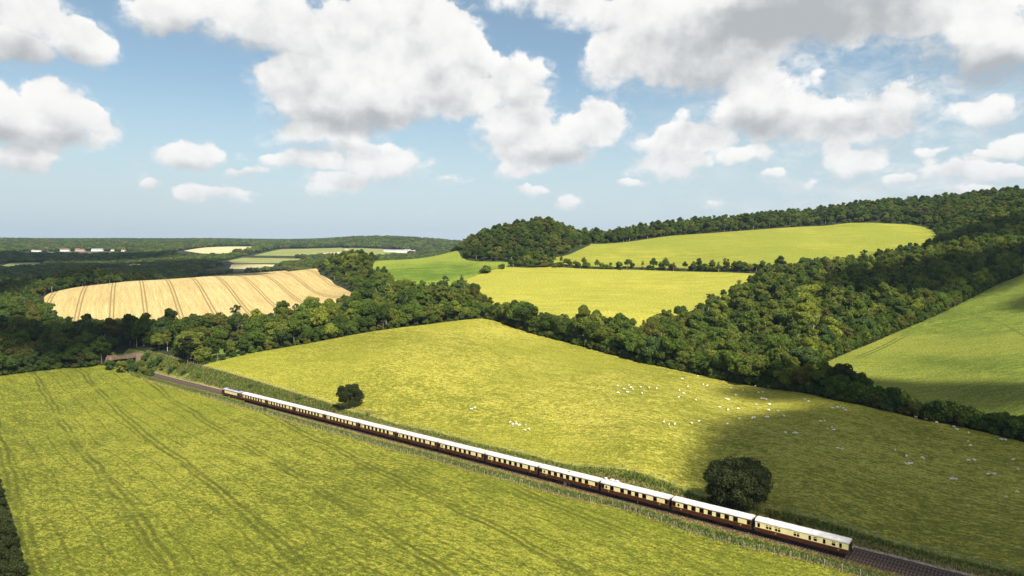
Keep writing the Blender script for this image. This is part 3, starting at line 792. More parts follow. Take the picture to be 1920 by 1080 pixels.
def locomotive(s_rear):
    L = 16.6; p = line_at(s_rear + .3)
    root = empty('locomotive', (p[0], p[1], float(rail_z(s_rear))))
    root.rotation_euler = (0, math.atan(-GRAD), math.atan2(DIR[1], DIR[0]))
    tag(root, 'brown and cream diesel locomotive with grey roof pulling the train', 'locomotive')
    hw = 1.34
    # body sides: long profile with raked cab fronts
    side = [(.15, .95), (L - .15, .95), (L, 1.9), (L - .55, 2.75), (L - 1.25, 3.30), (1.25, 3.30), (.55, 2.75), (0., 1.9)]
    b = MB(); n = len(side)
    for y in (-hw, hw): b.v += [(x, y, z) for x, z in side]
    b.f = [tuple(range(n)), tuple(n + i for i in range(n))[::-1]] + [(i, n + i, n + (i + 1) % n, (i + 1) % n) for i in range(n)]
    b.build('body', M['brown'], root)
    arc_roof(1.35, L - 1.35, hw - .02, 3.26, 3.78).build('roof', M['roof_grey'], root)
    g = MB()
    for k in range(5): g.box(3.0 + k * 2.1, 4.4 + k * 2.1, -.45, .45, 3.70, 3.86)
    g.build('roof_grille', M['black'], root)
    for s in (-1, 1):
        y0, y1 = (hw + .003, hw + .03) if s > 0 else (-hw - .03, -hw - .003)
        MB().box(2.9, L - 2.9, y0, y1, 1.95, 3.05).build('cream_band', M['cream'], root)
        for cx in (1.05, L - 1.75): MB().box(cx, cx + .7, y0, y1, 2.15, 2.8).build('cab_window', M['black'], root)
        for cx in (2.0, L - 2.65): MB().box(cx, cx + .62, y0, y1, 1.1, 2.95).build('cab_door', M['dark'], root)
    for xs, x1 in ((L, 1), (0, -1)):
        q = [(L - .02, 2.0), (L - .52, 2.72)] if x1 > 0 else [(.02, 2.0), (.52, 2.72)]
        for y0, y1 in ((-1.15, -.08), (.08, 1.15)):
            w = MB(); e = .03 * x1
            w.poly([(q[0][0] + e, y0, q[0][1] + .05), (q[0][0] + e, y1, q[0][1] + .05), (q[1][0] + e, y1, q[1][1]), (q[1][0] + e, y0, q[1][1])]); w.build('windscreen', M['black'], root)
        yl = MB(); xx = L - .06 if x1 > 0 else .06; yl.box(min(xx, xx + .14 * x1), max(xx, xx + .14 * x1), -1.0, 1.0, 1.15, 1.7); yl.build('warning_panel', M['yellow'], root)
        for sy in (-.87, .87): MB().tube((xs, sy, 1.03), (xs + x1 * .4, sy, 1.03), .2, n=10).build('buffer', M['black'], root)
    MB().box(5.6, 11.0, -1.2, 1.2, .35, .95).build('fuel_tank', M['black'], root)
    bogie(root, 3.0); bogie(root, L - 3.0)
locomotive(LC * 12 + .3)

# ------------------------------------------------------------------ foliage
def leaf_mat(name, c0, c1, trans=.35, vary=.5):
    m, t, nb, o = new_mat(name)
    oi = t.nodes.new('ShaderNodeObjectInfo')
    obj = t.nodes.new('ShaderNodeTexCoord').outputs['Object']
    n = nb.noise(obj, .55, 3., .6)
    f = nb.m('ADD', nb.m('MULTIPLY', oi.outputs['Random'], vary), nb.m('MULTIPLY', nb.ramp(n, .3, .7), 1 - vary))
    c = nb.mix(f, rgb(*c0), rgb(*c1))
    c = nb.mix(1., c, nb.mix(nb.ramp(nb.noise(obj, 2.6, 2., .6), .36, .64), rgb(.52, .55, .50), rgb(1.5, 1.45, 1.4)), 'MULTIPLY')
    d = t.nodes.new('ShaderNodeBsdfDiffuse'); t.links.new(c, d.inputs['Color'])
    tr = t.nodes.new('ShaderNodeBsdfTranslucent'); t.links.new(nb.mix(.5, c, rgb(c1[0] * 1.3, c1[1] * 1.3, c1[2] * .6)), tr.inputs['Color'])
    mx = t.nodes.new('ShaderNodeMixShader'); mx.inputs[0].default_value = trans
    t.links.new(d.outputs[0], mx.inputs[1]); t.links.new(tr.outputs[0], mx.inputs[2])
    t.links.new(mx.outputs[0], o.inputs['Surface']); return m
TONES = {
    'dark green': leaf_mat('dark_green_leaves', (0.0483, 0.0759, 0.0172), (0.0897, 0.1265, 0.0276)),
    'mid green': leaf_mat('mid_green_leaves', (0.0782, 0.1196, 0.0218), (0.1426, 0.1932, 0.0368)),
    'olive green': leaf_mat('olive_green_leaves', (0.1035, 0.1288, 0.0242), (0.184, 0.2093, 0.0414)),
    'yellow-green': leaf_mat('yellow_green_leaves', (0.161, 0.1978, 0.0276), (0.276, 0.3047, 0.0529)),
    'brownish green': leaf_mat('brownish_green_leaves', (0.0943, 0.0989, 0.0253), (0.1495, 0.1495, 0.0391)),
    'near-black green': leaf_mat('holm_dark_leaves', (.030, .040, .016), (.060, .072, .026)),
    'blue-green': leaf_mat('blue_green_leaves', (0.0552, 0.092, 0.0287), (0.0966, 0.1437, 0.0437)),
}
M['bark'] = paint('grey_brown_bark', (.13, .10, .075), .9, .3, 2.0)
M['pale_bark'] = paint('pale_ash_bark', (.50, .43, .32), .9, .25, 2.0)

def unit(n, r):
    v = r.normal(size=(n, 3)); return v / np.linalg.norm(v, axis=1)[:, None]
_bm = bmesh.new(); bmesh.ops.create_icosphere(_bm, subdivisions=2, radius=1)
ICO_V = np.array([v.co[:] for v in _bm.verts]); ICO_F = np.array([[v.index for v in f.verts] for f in _bm.faces]); _bm.free()
_bm = bmesh.new(); bmesh.ops.create_icosphere(_bm, subdivisions=1, radius=1)
ICO1_V = np.array([v.co[:] for v in _bm.verts]); ICO1_F = np.array([[v.index for v in f.verts] for f in _bm.faces]); _bm.free()

def crown_mesh(name, seed, rx, rz, zc, n_lobe, n_leaf, leaf, flat=.55, core=.80, layered=False, lobe=(.22, .38), up=.25, shell=(.35, .78)):
    """lobed crown: leaf sprays over the surface of many overlapping lobes, with darker lobes inside"""
    r = np.random.default_rng(seed)
    d = unit(n_lobe, r); d[:, 2] = np.where(d[:, 2] < -flat, -flat * r.random(n_lobe), d[:, 2])
    rad = rx * r.uniform(*lobe, n_lobe)
    if layered: rad *= .8
    cen = d * r.uniform(*shell, (n_lobe, 1)) * np.array([rx, rx, rz]) + np.array([0, 0, zc])
    cen = np.vstack([cen, [[0, 0, zc]]]); rad = np.append(rad, min(rx, rz) * .62)
    zs = np.array([1, 1, .55 if layered else .85])
    w = rad ** 2 / (rad ** 2).sum()
    k = r.choice(len(cen), n_leaf * 3, p=w)
    dd = unit(len(k), r); dd[:, 2] = np.where(dd[:, 2] < -.55, -dd[:, 2] * .5, dd[:, 2])
    pos = cen[k] + dd * rad[k][:, None] * r.uniform(.86, 1.12, (len(k), 1)) * zs
    ok = np.ones(len(k), bool)
    for j in range(len(cen)):
        q = np.linalg.norm((pos - cen[j]) / zs, axis=1) / rad[j]; ok &= ~((q < .80) & (k != j))
    ok &= pos[:, 2] > .2
    pos, dd = pos[ok][:n_leaf], dd[ok][:n_leaf]; n = len(pos)
    nrm = dd * .9 + unit(n, r) * .75 + np.array([0, 0, up]); nrm /= np.linalg.norm(nrm, axis=1)[:, None]
    a = np.cross(nrm, unit(n, r)); a /= np.linalg.norm(a, axis=1)[:, None] + 1e-9; b = np.cross(nrm, a)
    s = leaf * r.uniform(.6, 1.35, (n, 1)); t = s * r.uniform(.5, .9, (n, 1))
    bend = nrm * s * .22
    quad = np.stack([pos - a * s - bend, pos - b * t + bend * .5, pos + a * s - bend, pos + b * t + bend * .5], 1).reshape(-1, 3)
    fq = np.arange(n * 4).reshape(-1, 4)
    V = [quad]; F = [tuple(x) for x in fq.tolist()]; base = len(quad)
    if core > 0:
        for j in range(len(cen)):
            iv = ICO1_V * (1 + r.uniform(-.12, .12, (len(ICO1_V), 1))) * rad[j] * core * zs + cen[j]
            V.append(iv); F += [tuple(base + i for i in f) for f in ICO1_F.tolist()]; base += len(iv)
    me = bpy.data.meshes.new(name); me.from_pydata(np.concatenate(V).tolist(), [], F)
    me.materials.append(TONES['dark green']); me.update(); return me
def trunk_mesh(name, seed, h, r0, limbs=4, mat='bark', spread=.5):
    rr = random.Random(seed); mb = MB()
    pts = [Vector((0, 0, -.5))]; 
    for i in range(1, 5): pts.append(Vector((rr.uniform(-.06, .06) * h * i / 4, rr.uniform(-.06, .06) * h * i / 4, h * i / 4)))
    for i in range(4): mb.tube(pts[i], pts[i + 1], r0 * (1 - i * .2), r0 * (1 - (i + 1) * .2), 7, False)
    for i in range(limbs):
        a = i * 2 * math.pi / limbs + rr.uniform(-.4, .4); z = h * rr.uniform(.35, .7); p = pts[2].lerp(pts[3], .5); p = Vector((p.x, p.y, z))
        q = p + Vector((math.cos(a), math.sin(a), rr.uniform(.6, 1.1))) * h * spread * .6
        mb.tube(p, q, r0 * .4, r0 * .12, 5, False)
    return mb.mesh(name, M[mat], True)
PROTO = {}
def proto(key, seed, rx, rz, zc, lobes, leaves, leaf, th, tr, **kw):
    bark = kw.pop('bark', 'bark')
    limbs = 10 if bark == 'pale_bark' else 4
    PROTO[key] = (crown_mesh('crown', seed, rx, rz, zc, lobes, leaves, leaf, **kw), trunk_mesh('trunk', seed, th, tr, limbs, bark, .35 if limbs > 4 else .5))
proto('round', 1, 5.6, 5.0, 6.6, 30, 2600, .38, 7.5, .38)
proto('round2', 2, 6.4, 4.6, 6.0, 36, 2800, .38, 7.0, .42)
proto('tall', 3, 4.3, 6.8, 8.6, 32, 2500, .36, 10.5, .34)
proto('tall2', 4, 4.9, 6.4, 8.2, 34, 2600, .38, 10., .36, lobe=(.18, .34))
proto('low', 5, 5.6, 3.9, 4.1, 34, 2500, .38, 4.5, .30, flat=.9)
proto('low2', 6, 4.8, 4.4, 4.4, 32, 2400, .37, 4.8, .28, flat=.9, lobe=(.18, .34))
proto('ash', 7, 3.6, 6.4, 8.4, 40, 1900, .30, 12.5, .22, core=.5, bark='pale_bark', lobe=(.14, .26))
proto('ash2', 17, 3.1, 6.8, 8.8, 36, 1700, .30, 13.5, .20, core=.4, bark='pale_bark', lobe=(.14, .28))
proto('bush', 8, 2.6, 2.0, 1.7, 16, 900, .26, 1.8, .14, flat=.9)
proto('bush2', 9, 2.9, 1.7, 1.5, 18, 900, .26, 1.6, .14, flat=.9)
KEYS = list(PROTO)
WOOD_KEYS = ['round', 'round2', 'tall', 'tall2', 'low', 'ash', 'ash2']
EDGE_KEYS = ['low', 'low2', 'round2', 'round', 'low', 'tall2']

def add_tree(name, key, x, y, scale, rot, tone, label, cat='tree', group=None, meshes=None, sz=1.0, part='crown'):
    cm, tm = meshes or PROTO[key]
    o = empty(name, (x, y, G(x, y)), rot); o.scale = (scale, scale, scale * sz)
    tag(o, label, cat, group)
    c = mesh_obj('crown', cm, o)
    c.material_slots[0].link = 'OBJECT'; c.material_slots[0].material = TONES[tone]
    mesh_obj('trunk', tm, o)
    return o

ONES = ['', 'first', 'second', 'third', 'fourth', 'fifth', 'sixth', 'seventh', 'eighth', 'ninth', 'tenth', 'eleventh', 'twelfth', 'thirteenth', 'fourteenth', 'fifteenth', 'sixteenth', 'seventeenth', 'eighteenth', 'nineteenth']
TENS = ['', '', 'twent', 'thirt', 'fort', 'fift', 'sixt', 'sevent', 'eight', 'ninet']
def ordinal(n):
    if n < 20: return ONES[n]
    if n >= 100: return 'hundred-and-' + ordinal(n - 100) if n > 100 else 'hundredth'
    return TENS[n // 10] + ('ieth' if n % 10 == 0 else 'y-' + ONES[n % 10])

# ------------------------------------------------------------------ solitary trees
h = hit(1383, 952)
big = (crown_mesh('crown', 31, 8.3, 6.9, 6.3, 110, 14000, .27, flat=.98, core=.78, lobe=(.17, .27), shell=(.62, .80)), trunk_mesh('trunk', 31, 7, .55))
add_tree('broadleaf_tree', None, h[0], h[1], 1., .4, 'near-black green', 'big round dark tree standing alone beside the train near its tail', 'tree', None, big)
h = hit(656, 765)
sp = (crown_mesh('crown', 32, 6.0, 4.4, 5.6, 56, 7500, .24, flat=.7, core=.72, lobe=(.18, .30), shell=(.5, .8)), trunk_mesh('trunk', 32, 6.5, .36, 6))
add_tree('broadleaf_tree', None, h[0], h[1], 1., 0., 'near-black green', 'small spreading dark tree standing alone in the pasture, trunk showing', 'tree', None, sp)
h = hit(352, 684)
pine = (crown_mesh('crown', 33, 5.6, 8.0, 10.2, 30, 6000, .30, flat=.8, core=.62, layered=True), trunk_mesh('trunk', 33, 15, .40, 6))
add_tree('broadleaf_tree', None, h[0], h[1], .98, 0., 'near-black green', 'tall dark tree with layered branches by the cutting fence', 'tree', None, pine)
h = hit(585, 590)
add_tree('broadleaf_tree', 'round', h[0], h[1], 1.12, 1., 'yellow-green', 'bright yellow-green round tree standing against the ripe wheat field', 'tree', None, None, 1.15)

for u, v, key, sc_, tn, lab in [(1592, 752, 'round', 1.12, 'near-black green', 'tallest dark tree in the hedge between pasture and right meadow'), (1560, 747, 'low', 1.12, 'near-black green', 'broad dark tree just left of the tallest hedge tree'), (1628, 760, 'low2', 1.1, 'dark green', 'broad dark tree just right of the tallest hedge tree'),
                                (1490, 735, 'low', 1.25, 'olive green', 'wide olive tree at the gate end of the hedge'), (1520, 741, 'low2', 1.1, 'brownish green', 'brownish tree between the gate and the tallest hedge tree')]:
    h = hit(u, v - 6); add_tree('broadleaf_tree', key, h[0], h[1] + 5, sc_, u, tn, lab, 'tree', 'trees edging the sheep pasture')
# ------------------------------------------------------------------ rows along the field edges
PLANTED = []                                        # (x, y, radius)
def along(poly, step, off, jit, r):
    """points beside an open boundary, to its left when off > 0"""
    p = np.asarray(poly, float); seg = np.diff(p, axis=0); L = np.linalg.norm(seg, axis=1); cum = np.concatenate([[0], np.cumsum(L)]); out = []
    s = step * .5
    while s < cum[-1]:
        i = min(np.searchsorted(cum, s) - 1, len(seg) - 1); d = seg[i] / L[i]; q = p[i] + d * (s - cum[i]) + np.array([-d[1], d[0]]) * (off + r.uniform(-jit, jit))
        out.append((q[0], q[1])); s += step * r.uniform(.75, 1.25)
    return out
def pix(x, y, z=0.):
    c, s = math.cos(PITCH), math.sin(PITCH); z = z - CAM_H; Z = y * c - z * s
    return 960 + FPX * x / Z, 540 - FPX * (y * s + z * c) / Z
tr = random.Random(11)
def tone_pick(w): return tr.choices(list(w), list(w.values()))[0]
T_EDGE = {'dark green': 4, 'mid green': 4, 'olive green': 3, 'brownish green': .9, 'blue-green': 1., 'yellow-green': .5}
T_DARK = {'dark green': 6, 'mid green': 2, 'brownish green': 2, 'blue-green': 1}
T_NW = {'dark green': 3, 'mid green': 4, 'olive green': 3, 'brownish green': 1.2, 'blue-green': 1.2, 'yellow-green': 1.3}
def row(poly, step, off, jit, where, tones, keys, group, smin=.8, smax=1.15, scale_fn=None, frm='its start', skip=None):
    n = 0
    for x, y in along(poly, step, off, jit, tr):
        u, v = pix(x, y, G(x, y))
        if u < -60 or u > 1990: continue
        if skip and skip(u, v, x, y): continue
        n += 1
        sc = tr.uniform(smin, smax) * (scale_fn(u) if scale_fn else 1.)
        tn = tone_pick(tones); key = tr.choice(keys)
        if scale_fn and scale_fn(u) < .75: key = tr.choice(['low', 'low2'])
        nm = 'hedgerow_bush' if key.startswith('bush') else 'broadleaf_tree'
        kind = 'bush' if key.startswith('bush') else 'tree'
        add_tree(nm, key, x, y, sc, tr.uniform(0, 6.28), tn, f'{tn} {kind}, {ordinal(n)} {where}', kind, group, None, tr.uniform(.85, 1.15))
        PLANTED.append((x, y, 3.0 * sc))
    return n
big_then_hedge = lambda u: 1.0 if u < 1440 else (1.0 - (u - 1440) / 200 * .4 if u < 1640 else .58)
NT = 0
NT += row(pas_ne, 6.4, 5.6, 1.2, 'along the sheep pasture’s upper wood edge, counted from its top corner'.replace('’', "'"), T_EDGE, EDGE_KEYS, 'trees edging the sheep pasture', 1.0, 1.45, big_then_hedge)
NT += row(pas_nw[1:], 6.6, 5.2, 1., "along the pasture's far left edge, counted from the railway end", T_NW, EDGE_KEYS, 'trees edging the sheep pasture', .8, 1.25)
NT += row(left_far[1:], 6.0, 5.5, 1., 'in the dark row behind the meadow left of the track', T_DARK, EDGE_KEYS, 'trees behind the trackside meadow', .9, 1.3)
NT += row(right_edge, 6.2, 5.0, 1., 'on the wood edge above the hedged right meadow', T_EDGE, EDGE_KEYS, 'trees edging the hedged meadow', .8, 1.15)
BK = ['bush', 'bush2']
row(pas_ne, 4.6, 1.6, .5, "in the undergrowth along the sheep pasture's upper wood edge", T_DARK, BK, 'undergrowth bushes along the wood edges', .8, 1.35)
row(pas_ne[7:], 3.6, 4.2, .8, "within the thick hedge below the hedged right meadow", T_DARK, BK, 'undergrowth bushes along the wood edges', 1.4, 2.1)
row(pas_nw[1:], 5.2, 1.4, .5, "in the undergrowth along the pasture's far left edge", T_DARK, BK, 'undergrowth bushes along the wood edges', .6, 1.1)
row(left_far[1:], 4.6, 1.4, .5, 'in the undergrowth behind the trackside meadow', T_DARK, BK, 'undergrowth bushes along the wood edges', .7, 1.2)
row(right_edge, 5.0, 1.8, .5, 'in the undergrowth above the hedged right meadow', T_DARK, BK, 'undergrowth bushes along the wood edges', .9, 1.4)

# the hedge line between the two hill meadows and other single bushes
BUSH = [(911, 511, 31, 16), (941, 504, 15, 12), (979, 498, 26, 20), (959, 498, 15, 13), (1020, 500, 25, 15), (1040, 501, 14, 10), (1052, 501, 16, 11), (1069, 498, 11, 14), (1083, 502, 16, 12), (1133, 504, 18, 10),
        (1163, 506, 9, 9), (1204, 505, 9, 6), (1220, 506, 18, 11), (1241, 506, 18, 10), (1261, 506, 18, 17), (1272, 507, 10, 6), (1299, 507, 13, 10), (1313, 507, 16, 13), (1330, 508, 15, 11), (1345, 508, 15, 11), (1361, 508, 15, 12),
        (1377, 508, 14, 11), (1392, 508, 15, 12), (1408, 508, 14, 13), (1423, 508, 14, 13), (1438, 508, 14, 13), (1452, 507, 15, 14), (1463, 506, 16, 22)]
for i, (u, v, w, hh) in enumerate(BUSH):
    p = hit(u, v); ppm = FPX / p[1]; sc = w / ppm / 5.6
    if i >= 16: sc *= 1.45; hh *= .75
    tn = tr.choice(['dark green', 'dark green', 'mid green', 'brownish green', 'olive green'])
    add_tree('hedgerow_bush', tr.choice(['bush', 'bush2']), p[0], p[1], sc, tr.uniform(0, 6), tn, f'{tn} bush, {ordinal(i + 1)} from the copse along the hedge between the hill meadows', 'bush', 'bushes between the hill meadows', None, max(.7, min(1.1, hh / w * 1.4)))
for u, v, w, lab in [(402, 663, 22, 'round bush in the green scrub clearing above the cutting'), (470, 655, 40, 'upright bush tree at the pasture corner beside the scrub clearing'),
                     (30, 1085, 44, 'dark bush in the meadow corner hedge, lowest of its front row'), (24, 1060, 40, 'dark bush in the meadow corner hedge, second lowest of its front row'), (18, 1035, 40, 'dark bush in the meadow corner hedge, third lowest of its front row'), (11, 1010, 38, 'dark bush in the meadow corner hedge, fourth lowest of its front row'), (5, 985, 36, 'dark bush in the meadow corner hedge, fifth lowest of its front row'), (-1, 960, 34, 'dark bush in the meadow corner hedge, sixth lowest of its front row'), (-8, 935, 32, 'dark bush in the meadow corner hedge, seventh lowest of its front row'), (-14, 915, 30, 'dark bush in the meadow corner hedge, eighth lowest of its front row'), (-22, 898, 28, 'dark bush in the meadow corner hedge, topmost of its front row'), (-4, 1085, 46, 'dark bush behind the meadow corner hedge, lowest one'), (-10, 1050, 44, 'dark bush behind the meadow corner hedge, second lowest one'), (-18, 1015, 40, 'dark bush behind the meadow corner hedge, third lowest one'), (-26, 985, 38, 'dark bush behind the meadow corner hedge, fourth lowest one'), (8, 1110, 46, 'dark bush behind the meadow corner hedge, fifth lowest one')]:
    p = hit(u, v); ppm = FPX / p[1]
    add_tree('hedgerow_bush', 'bush', p[0], p[1], w / ppm / 5.4, tr.uniform(0, 6), 'dark green' if u > 300 else 'near-black green', lab, 'bush', None, None, 1.25)
CUT = [(206, 693, 26), (228, 697, 30), (250, 700, 30), (268, 704, 24), (282, 706, 20), (243, 688, 22), (262, 690, 24), (285, 690, 22), (305, 694, 18), (322, 699, 16), (345, 704, 14), (300, 682, 20), (330, 690, 16), (212, 686, 40), (224, 688, 34), (375, 708, 14), (470, 728, 12), (520, 741, 14), (560, 752, 12), (497, 771, 10), (275, 676, 22), (252, 676, 16)]
for i, (u, v, w) in enumerate(CUT):
    p = hit(u, v); ppm = FPX / p[1]; tn = tr.choice(['dark green', 'mid green', 'olive green', 'blue-green'])
    add_tree('hedgerow_bush', tr.choice(['bush', 'bush2']), p[0], p[1], w / ppm / 5.6, tr.uniform(0, 6), tn, f'{tn} scrub bush on the cutting slope, {ordinal(i + 1)} of those near the bridge', 'bush', 'scrub bushes in the railway cutting', None, 1.1)
for u, v, w, lab in [(1452, 968, 20, 'low brownish bramble bush right of the round tree'), (1475, 978, 18, 'low bramble bush behind the rearmost coach, middle one of three'), (1500, 985, 16, 'low bramble bush behind the rearmost coach, nearest the tail'), (1335, 940, 26, 'dark bramble bush at the left foot of the round tree'), (690, 778, 10, 'small bramble bush right of the spreading tree')]:
    p = hit(u, v); ppm = FPX / p[1]
    add_tree('hedgerow_bush', 'bush2', p[0], p[1], w / ppm / 5.6, tr.uniform(0, 6), 'brownish green', lab, 'bush', 'bramble bushes on the verge', None, .8)

# ------------------------------------------------------------------ woods: every patch of land that is not field
def wood_points(y0, y1, step):
    out = []; y = y0
    while y < y1:
        half = .84 * y + 70; n = int(2 * half / step)
        xs = -half + (np.arange(n) + .5) * step + rng.uniform(-.38, .38, n) * step
        ys = y + rng.uniform(-.38, .38, n) * step
        out.append(np.stack([xs, ys], 1)); y += step
    p = np.concatenate(out); keep = np.ones(len(p), bool)
    for k, poly in POLY.items():
        ins = inside(poly, p[:, 0], p[:, 1]); ed = edge_dist(poly, p[:, 0], p[:, 1])
        keep &= ~ins & (ed > (2.6 if not k.startswith('far') else 16.))
        if k.startswith('far'):
            for sh in (50, 100, 150): keep &= ~inside(poly, p[:, 0], p[:, 1] + sh)
    S, O = line_coords(p[:, 0], p[:, 1]); keep &= ~((O < 13) & (O > -17) & (S < 460) & (S > -259))
    pl = np.array(PLANTED)
    for i in range(0, len(p), 4000):
        d = np.hypot(p[i:i + 4000, None, 0] - pl[None, :, 0], p[i:i + 4000, None, 1] - pl[None, :, 1]); keep[i:i + 4000] &= (d > pl[None, :, 2]).all(1)
    return p[keep]
near_p = wood_points(120, 1120, 7.8)
# leave the sight line from the corn brow open and keep the fringe in front of the corn and hill meadows low
u_, v_ = pix(near_p[:, 0], near_p[:, 1], ground(near_p[:, 0], near_p[:, 1]))
near_p = near_p[(u_ > -120) & (u_ < 2050) & ~((near_p[:, 1] < 215) & (near_p[:, 0] < 0)) & ~((u_ > 1500) & (near_p[:, 1] < 300))]
_J = {}
def joined(key):
    if key not in _J:
        cm, tm = PROTO[key]; n = len(cm.vertices)
        V = [v.co[:] for v in cm.vertices] + [v.co[:] for v in tm.vertices]
        F = [tuple(p.vertices) for p in cm.polygons] + [tuple(i + n for i in p.vertices) for p in tm.polygons]
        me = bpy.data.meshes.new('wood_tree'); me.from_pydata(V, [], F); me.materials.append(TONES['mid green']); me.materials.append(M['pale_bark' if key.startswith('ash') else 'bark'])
        me.polygons.foreach_set('material_index', [0] * len(cm.polygons) + [1] * len(tm.polygons)); me.update(); _J[key] = me
    return _J[key]
lib = bpy.data.collections.new('tree_library')      # not linked to the scene: shapes for the woods beyond the counted trees
LIB = []
for tn in [t for t in TONES if t != 'near-black green']:
    for key in WOOD_KEYS + ['low2']:
        cm, tm = PROTO[key]
        cm = joined(key)
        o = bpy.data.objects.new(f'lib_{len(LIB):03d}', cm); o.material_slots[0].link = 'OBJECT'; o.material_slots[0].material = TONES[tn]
        lib.objects.link(o); LIB.append((tn, key))
clump_lib = bpy.data.collections.new('clump_library'); CL = []
for tn in ('dark green', 'mid green', 'olive green', 'brownish green'):
    for k in range(2):
        me = crown_mesh('clump', 60 + k, 11., 5.2, 6.0, 26, 420, 1.5, flat=.6, core=.92)
        o = bpy.data.objects.new(f'clump_{len(CL):03d}', me); o.material_slots[0].link = 'OBJECT'; o.material_slots[0].material = TONES[tn]
        clump_lib.objects.link(o); CL.append(tn)

def scatter(name, label, cat, pts, z, idx, scale, coll):
    me = bpy.data.meshes.new(name); me.from_pydata(np.concatenate([pts, z[:, None]], 1).tolist(), [], [])
    for nm, typ, dat in (('pick', 'INT', idx.astype(np.int32)), ('size', 'FLOAT', scale.astype(np.float32)), ('turn', 'FLOAT', rng.uniform(0, 6.28, len(pts)).astype(np.float32))):
        a = me.attributes.new(nm, typ, 'POINT'); a.data.foreach_set('value', dat)
    o = mesh_obj(name, me); tag(o, label, cat, None, 'stuff')
    ng = bpy.data.node_groups.new(name, 'GeometryNodeTree')
    ng.interface.new_socket('Geometry', in_out='INPUT', socket_type='NodeSocketGeometry'); ng.interface.new_socket('Geometry', in_out='OUTPUT', socket_type='NodeSocketGeometry')
    N = ng.nodes.new; gi, go = N('NodeGroupInput'), N('NodeGroupOutput')
    ci = N('GeometryNodeCollectionInfo'); ci.inputs['Collection'].default_value = coll; ci.inputs['Separate Children'].default_value = True; ci.inputs['Reset Children'].default_value = True
    ip = N('GeometryNodeInstanceOnPoints'); ip.inputs['Pick Instance'].default_value = True
    def attr(nm, typ):
        a = N('GeometryNodeInputNamedAttribute'); a.data_type = typ; a.inputs['Name'].default_value = nm; return a.outputs['Attribute']
    cx = N('ShaderNodeCombineXYZ'); L_ = ng.links.new
    L_(gi.outputs[0], ip.inputs['Points']); L_(ci.outputs[0], ip.inputs['Instance']); L_(attr('pick', 'INT'), ip.inputs['Instance Index'])
    L_(attr('turn', 'FLOAT'), cx.inputs[2]); L_(cx.outputs[0], ip.inputs['Rotation']); L_(attr('size', 'FLOAT'), ip.inputs['Scale']); L_(ip.outputs[0], go.inputs[0])
    md = o.modifiers.new('scatter', 'NODES'); md.node_group = ng
    return o
def near_scatter(name, label, mask, tones, smin, smax, ash=.35):
    p = near_p[mask]
    if not len(p): return
    w = np.array([tones.get(t, 0) * (ash if k.startswith('ash') else 1.) for t, k in LIB]); w /= w.sum()
    idx = rng.choice(len(LIB), len(p), p=w); sc = smin + (smax - smin) * rng.random(len(p)) ** 1.3
    ed = np.full(len(p), 99.)
    for k in ('wheat', 'mid', 'upper', 'green'): ed = np.minimum(ed, edge_dist(POLY[k], p[:, 0], p[:, 1]))
    sc *= np.where(ed < 14, .62, np.where(ed < 26, .82, 1.))
    scatter(name, label, 'wood', p, ground(p[:, 0], p[:, 1]), idx, sc, lib)
nx, ny = near_p[:, 0], near_p[:, 1]; nu = 960 + FPX * nx / ny
copse = (nu > 850) & (nu < 1112) & (ny > 690) & (ny < 900)
skyline = (ny > 760) & (nu >= 1100) & ~copse
right_wood = (nu >= 905) & ~copse & ~skyline
left_wood = (nu < 420) & ~copse
mid_wood = ~(copse | skyline | right_wood | left_wood)
near_scatter('copse', 'round dark copse crowning the knoll in mid hill', copse, {'dark green': 4, 'mid green': 2, 'brownish green': 1, 'olive green': 1}, .9, 1.5)
near_scatter('skyline_wood', 'dark wood along the skyline above the hilltop meadow', skyline, {'dark green': 4, 'mid green': 3, 'brownish green': .7, 'olive green': 1.5}, .85, 1.5, .6)
near_scatter('hillside_wood', 'thick mixed wood climbing the hill right of the pasture', right_wood, {'dark green': 2.5, 'mid green': 4, 'olive green': 5, 'brownish green': .5, 'blue-green': .6, 'yellow-green': 1.3}, .74, 1.42, 1.1)
near_scatter('valley_edge_wood', 'dark wood at left between the meadow and the wheat', left_wood, {'dark green': 5, 'mid green': 2.5, 'brownish green': 2, 'blue-green': 1.2, 'olive green': 1}, .75, 1.55)
near_scatter('mixed_wood', 'mixed wood between the pasture and the ripe wheat field', mid_wood, {'dark green': 3, 'mid green': 4, 'olive green': 3, 'brownish green': 1.3, 'blue-green': 1.5, 'yellow-green': .9}, .7, 1.5, .5)
fp = np.concatenate([wood_points(1085, 2200, 15.), wood_points(2200, 5400, 30.)])
fu = 960 + FPX * fp[:, 0] / fp[:, 1]; fp = fp[(fu > -150) & (fu < 1010)]
w = np.array([{'dark green': 4, 'mid green': 2.2, 'olive green': .8, 'brownish green': 1.2}[t] for t in CL]); w /= w.sum()
scatter('valley_woodland', 'far dark woods and hedges filling the valley to the left horizon', 'wood', fp, ground(fp[:, 0], fp[:, 1]), rng.choice(len(CL), len(fp), p=w), np.where(fp[:, 1] < 2200, .85, 1.5) * rng.uniform(.7, 1.15, len(fp)), clump_lib)

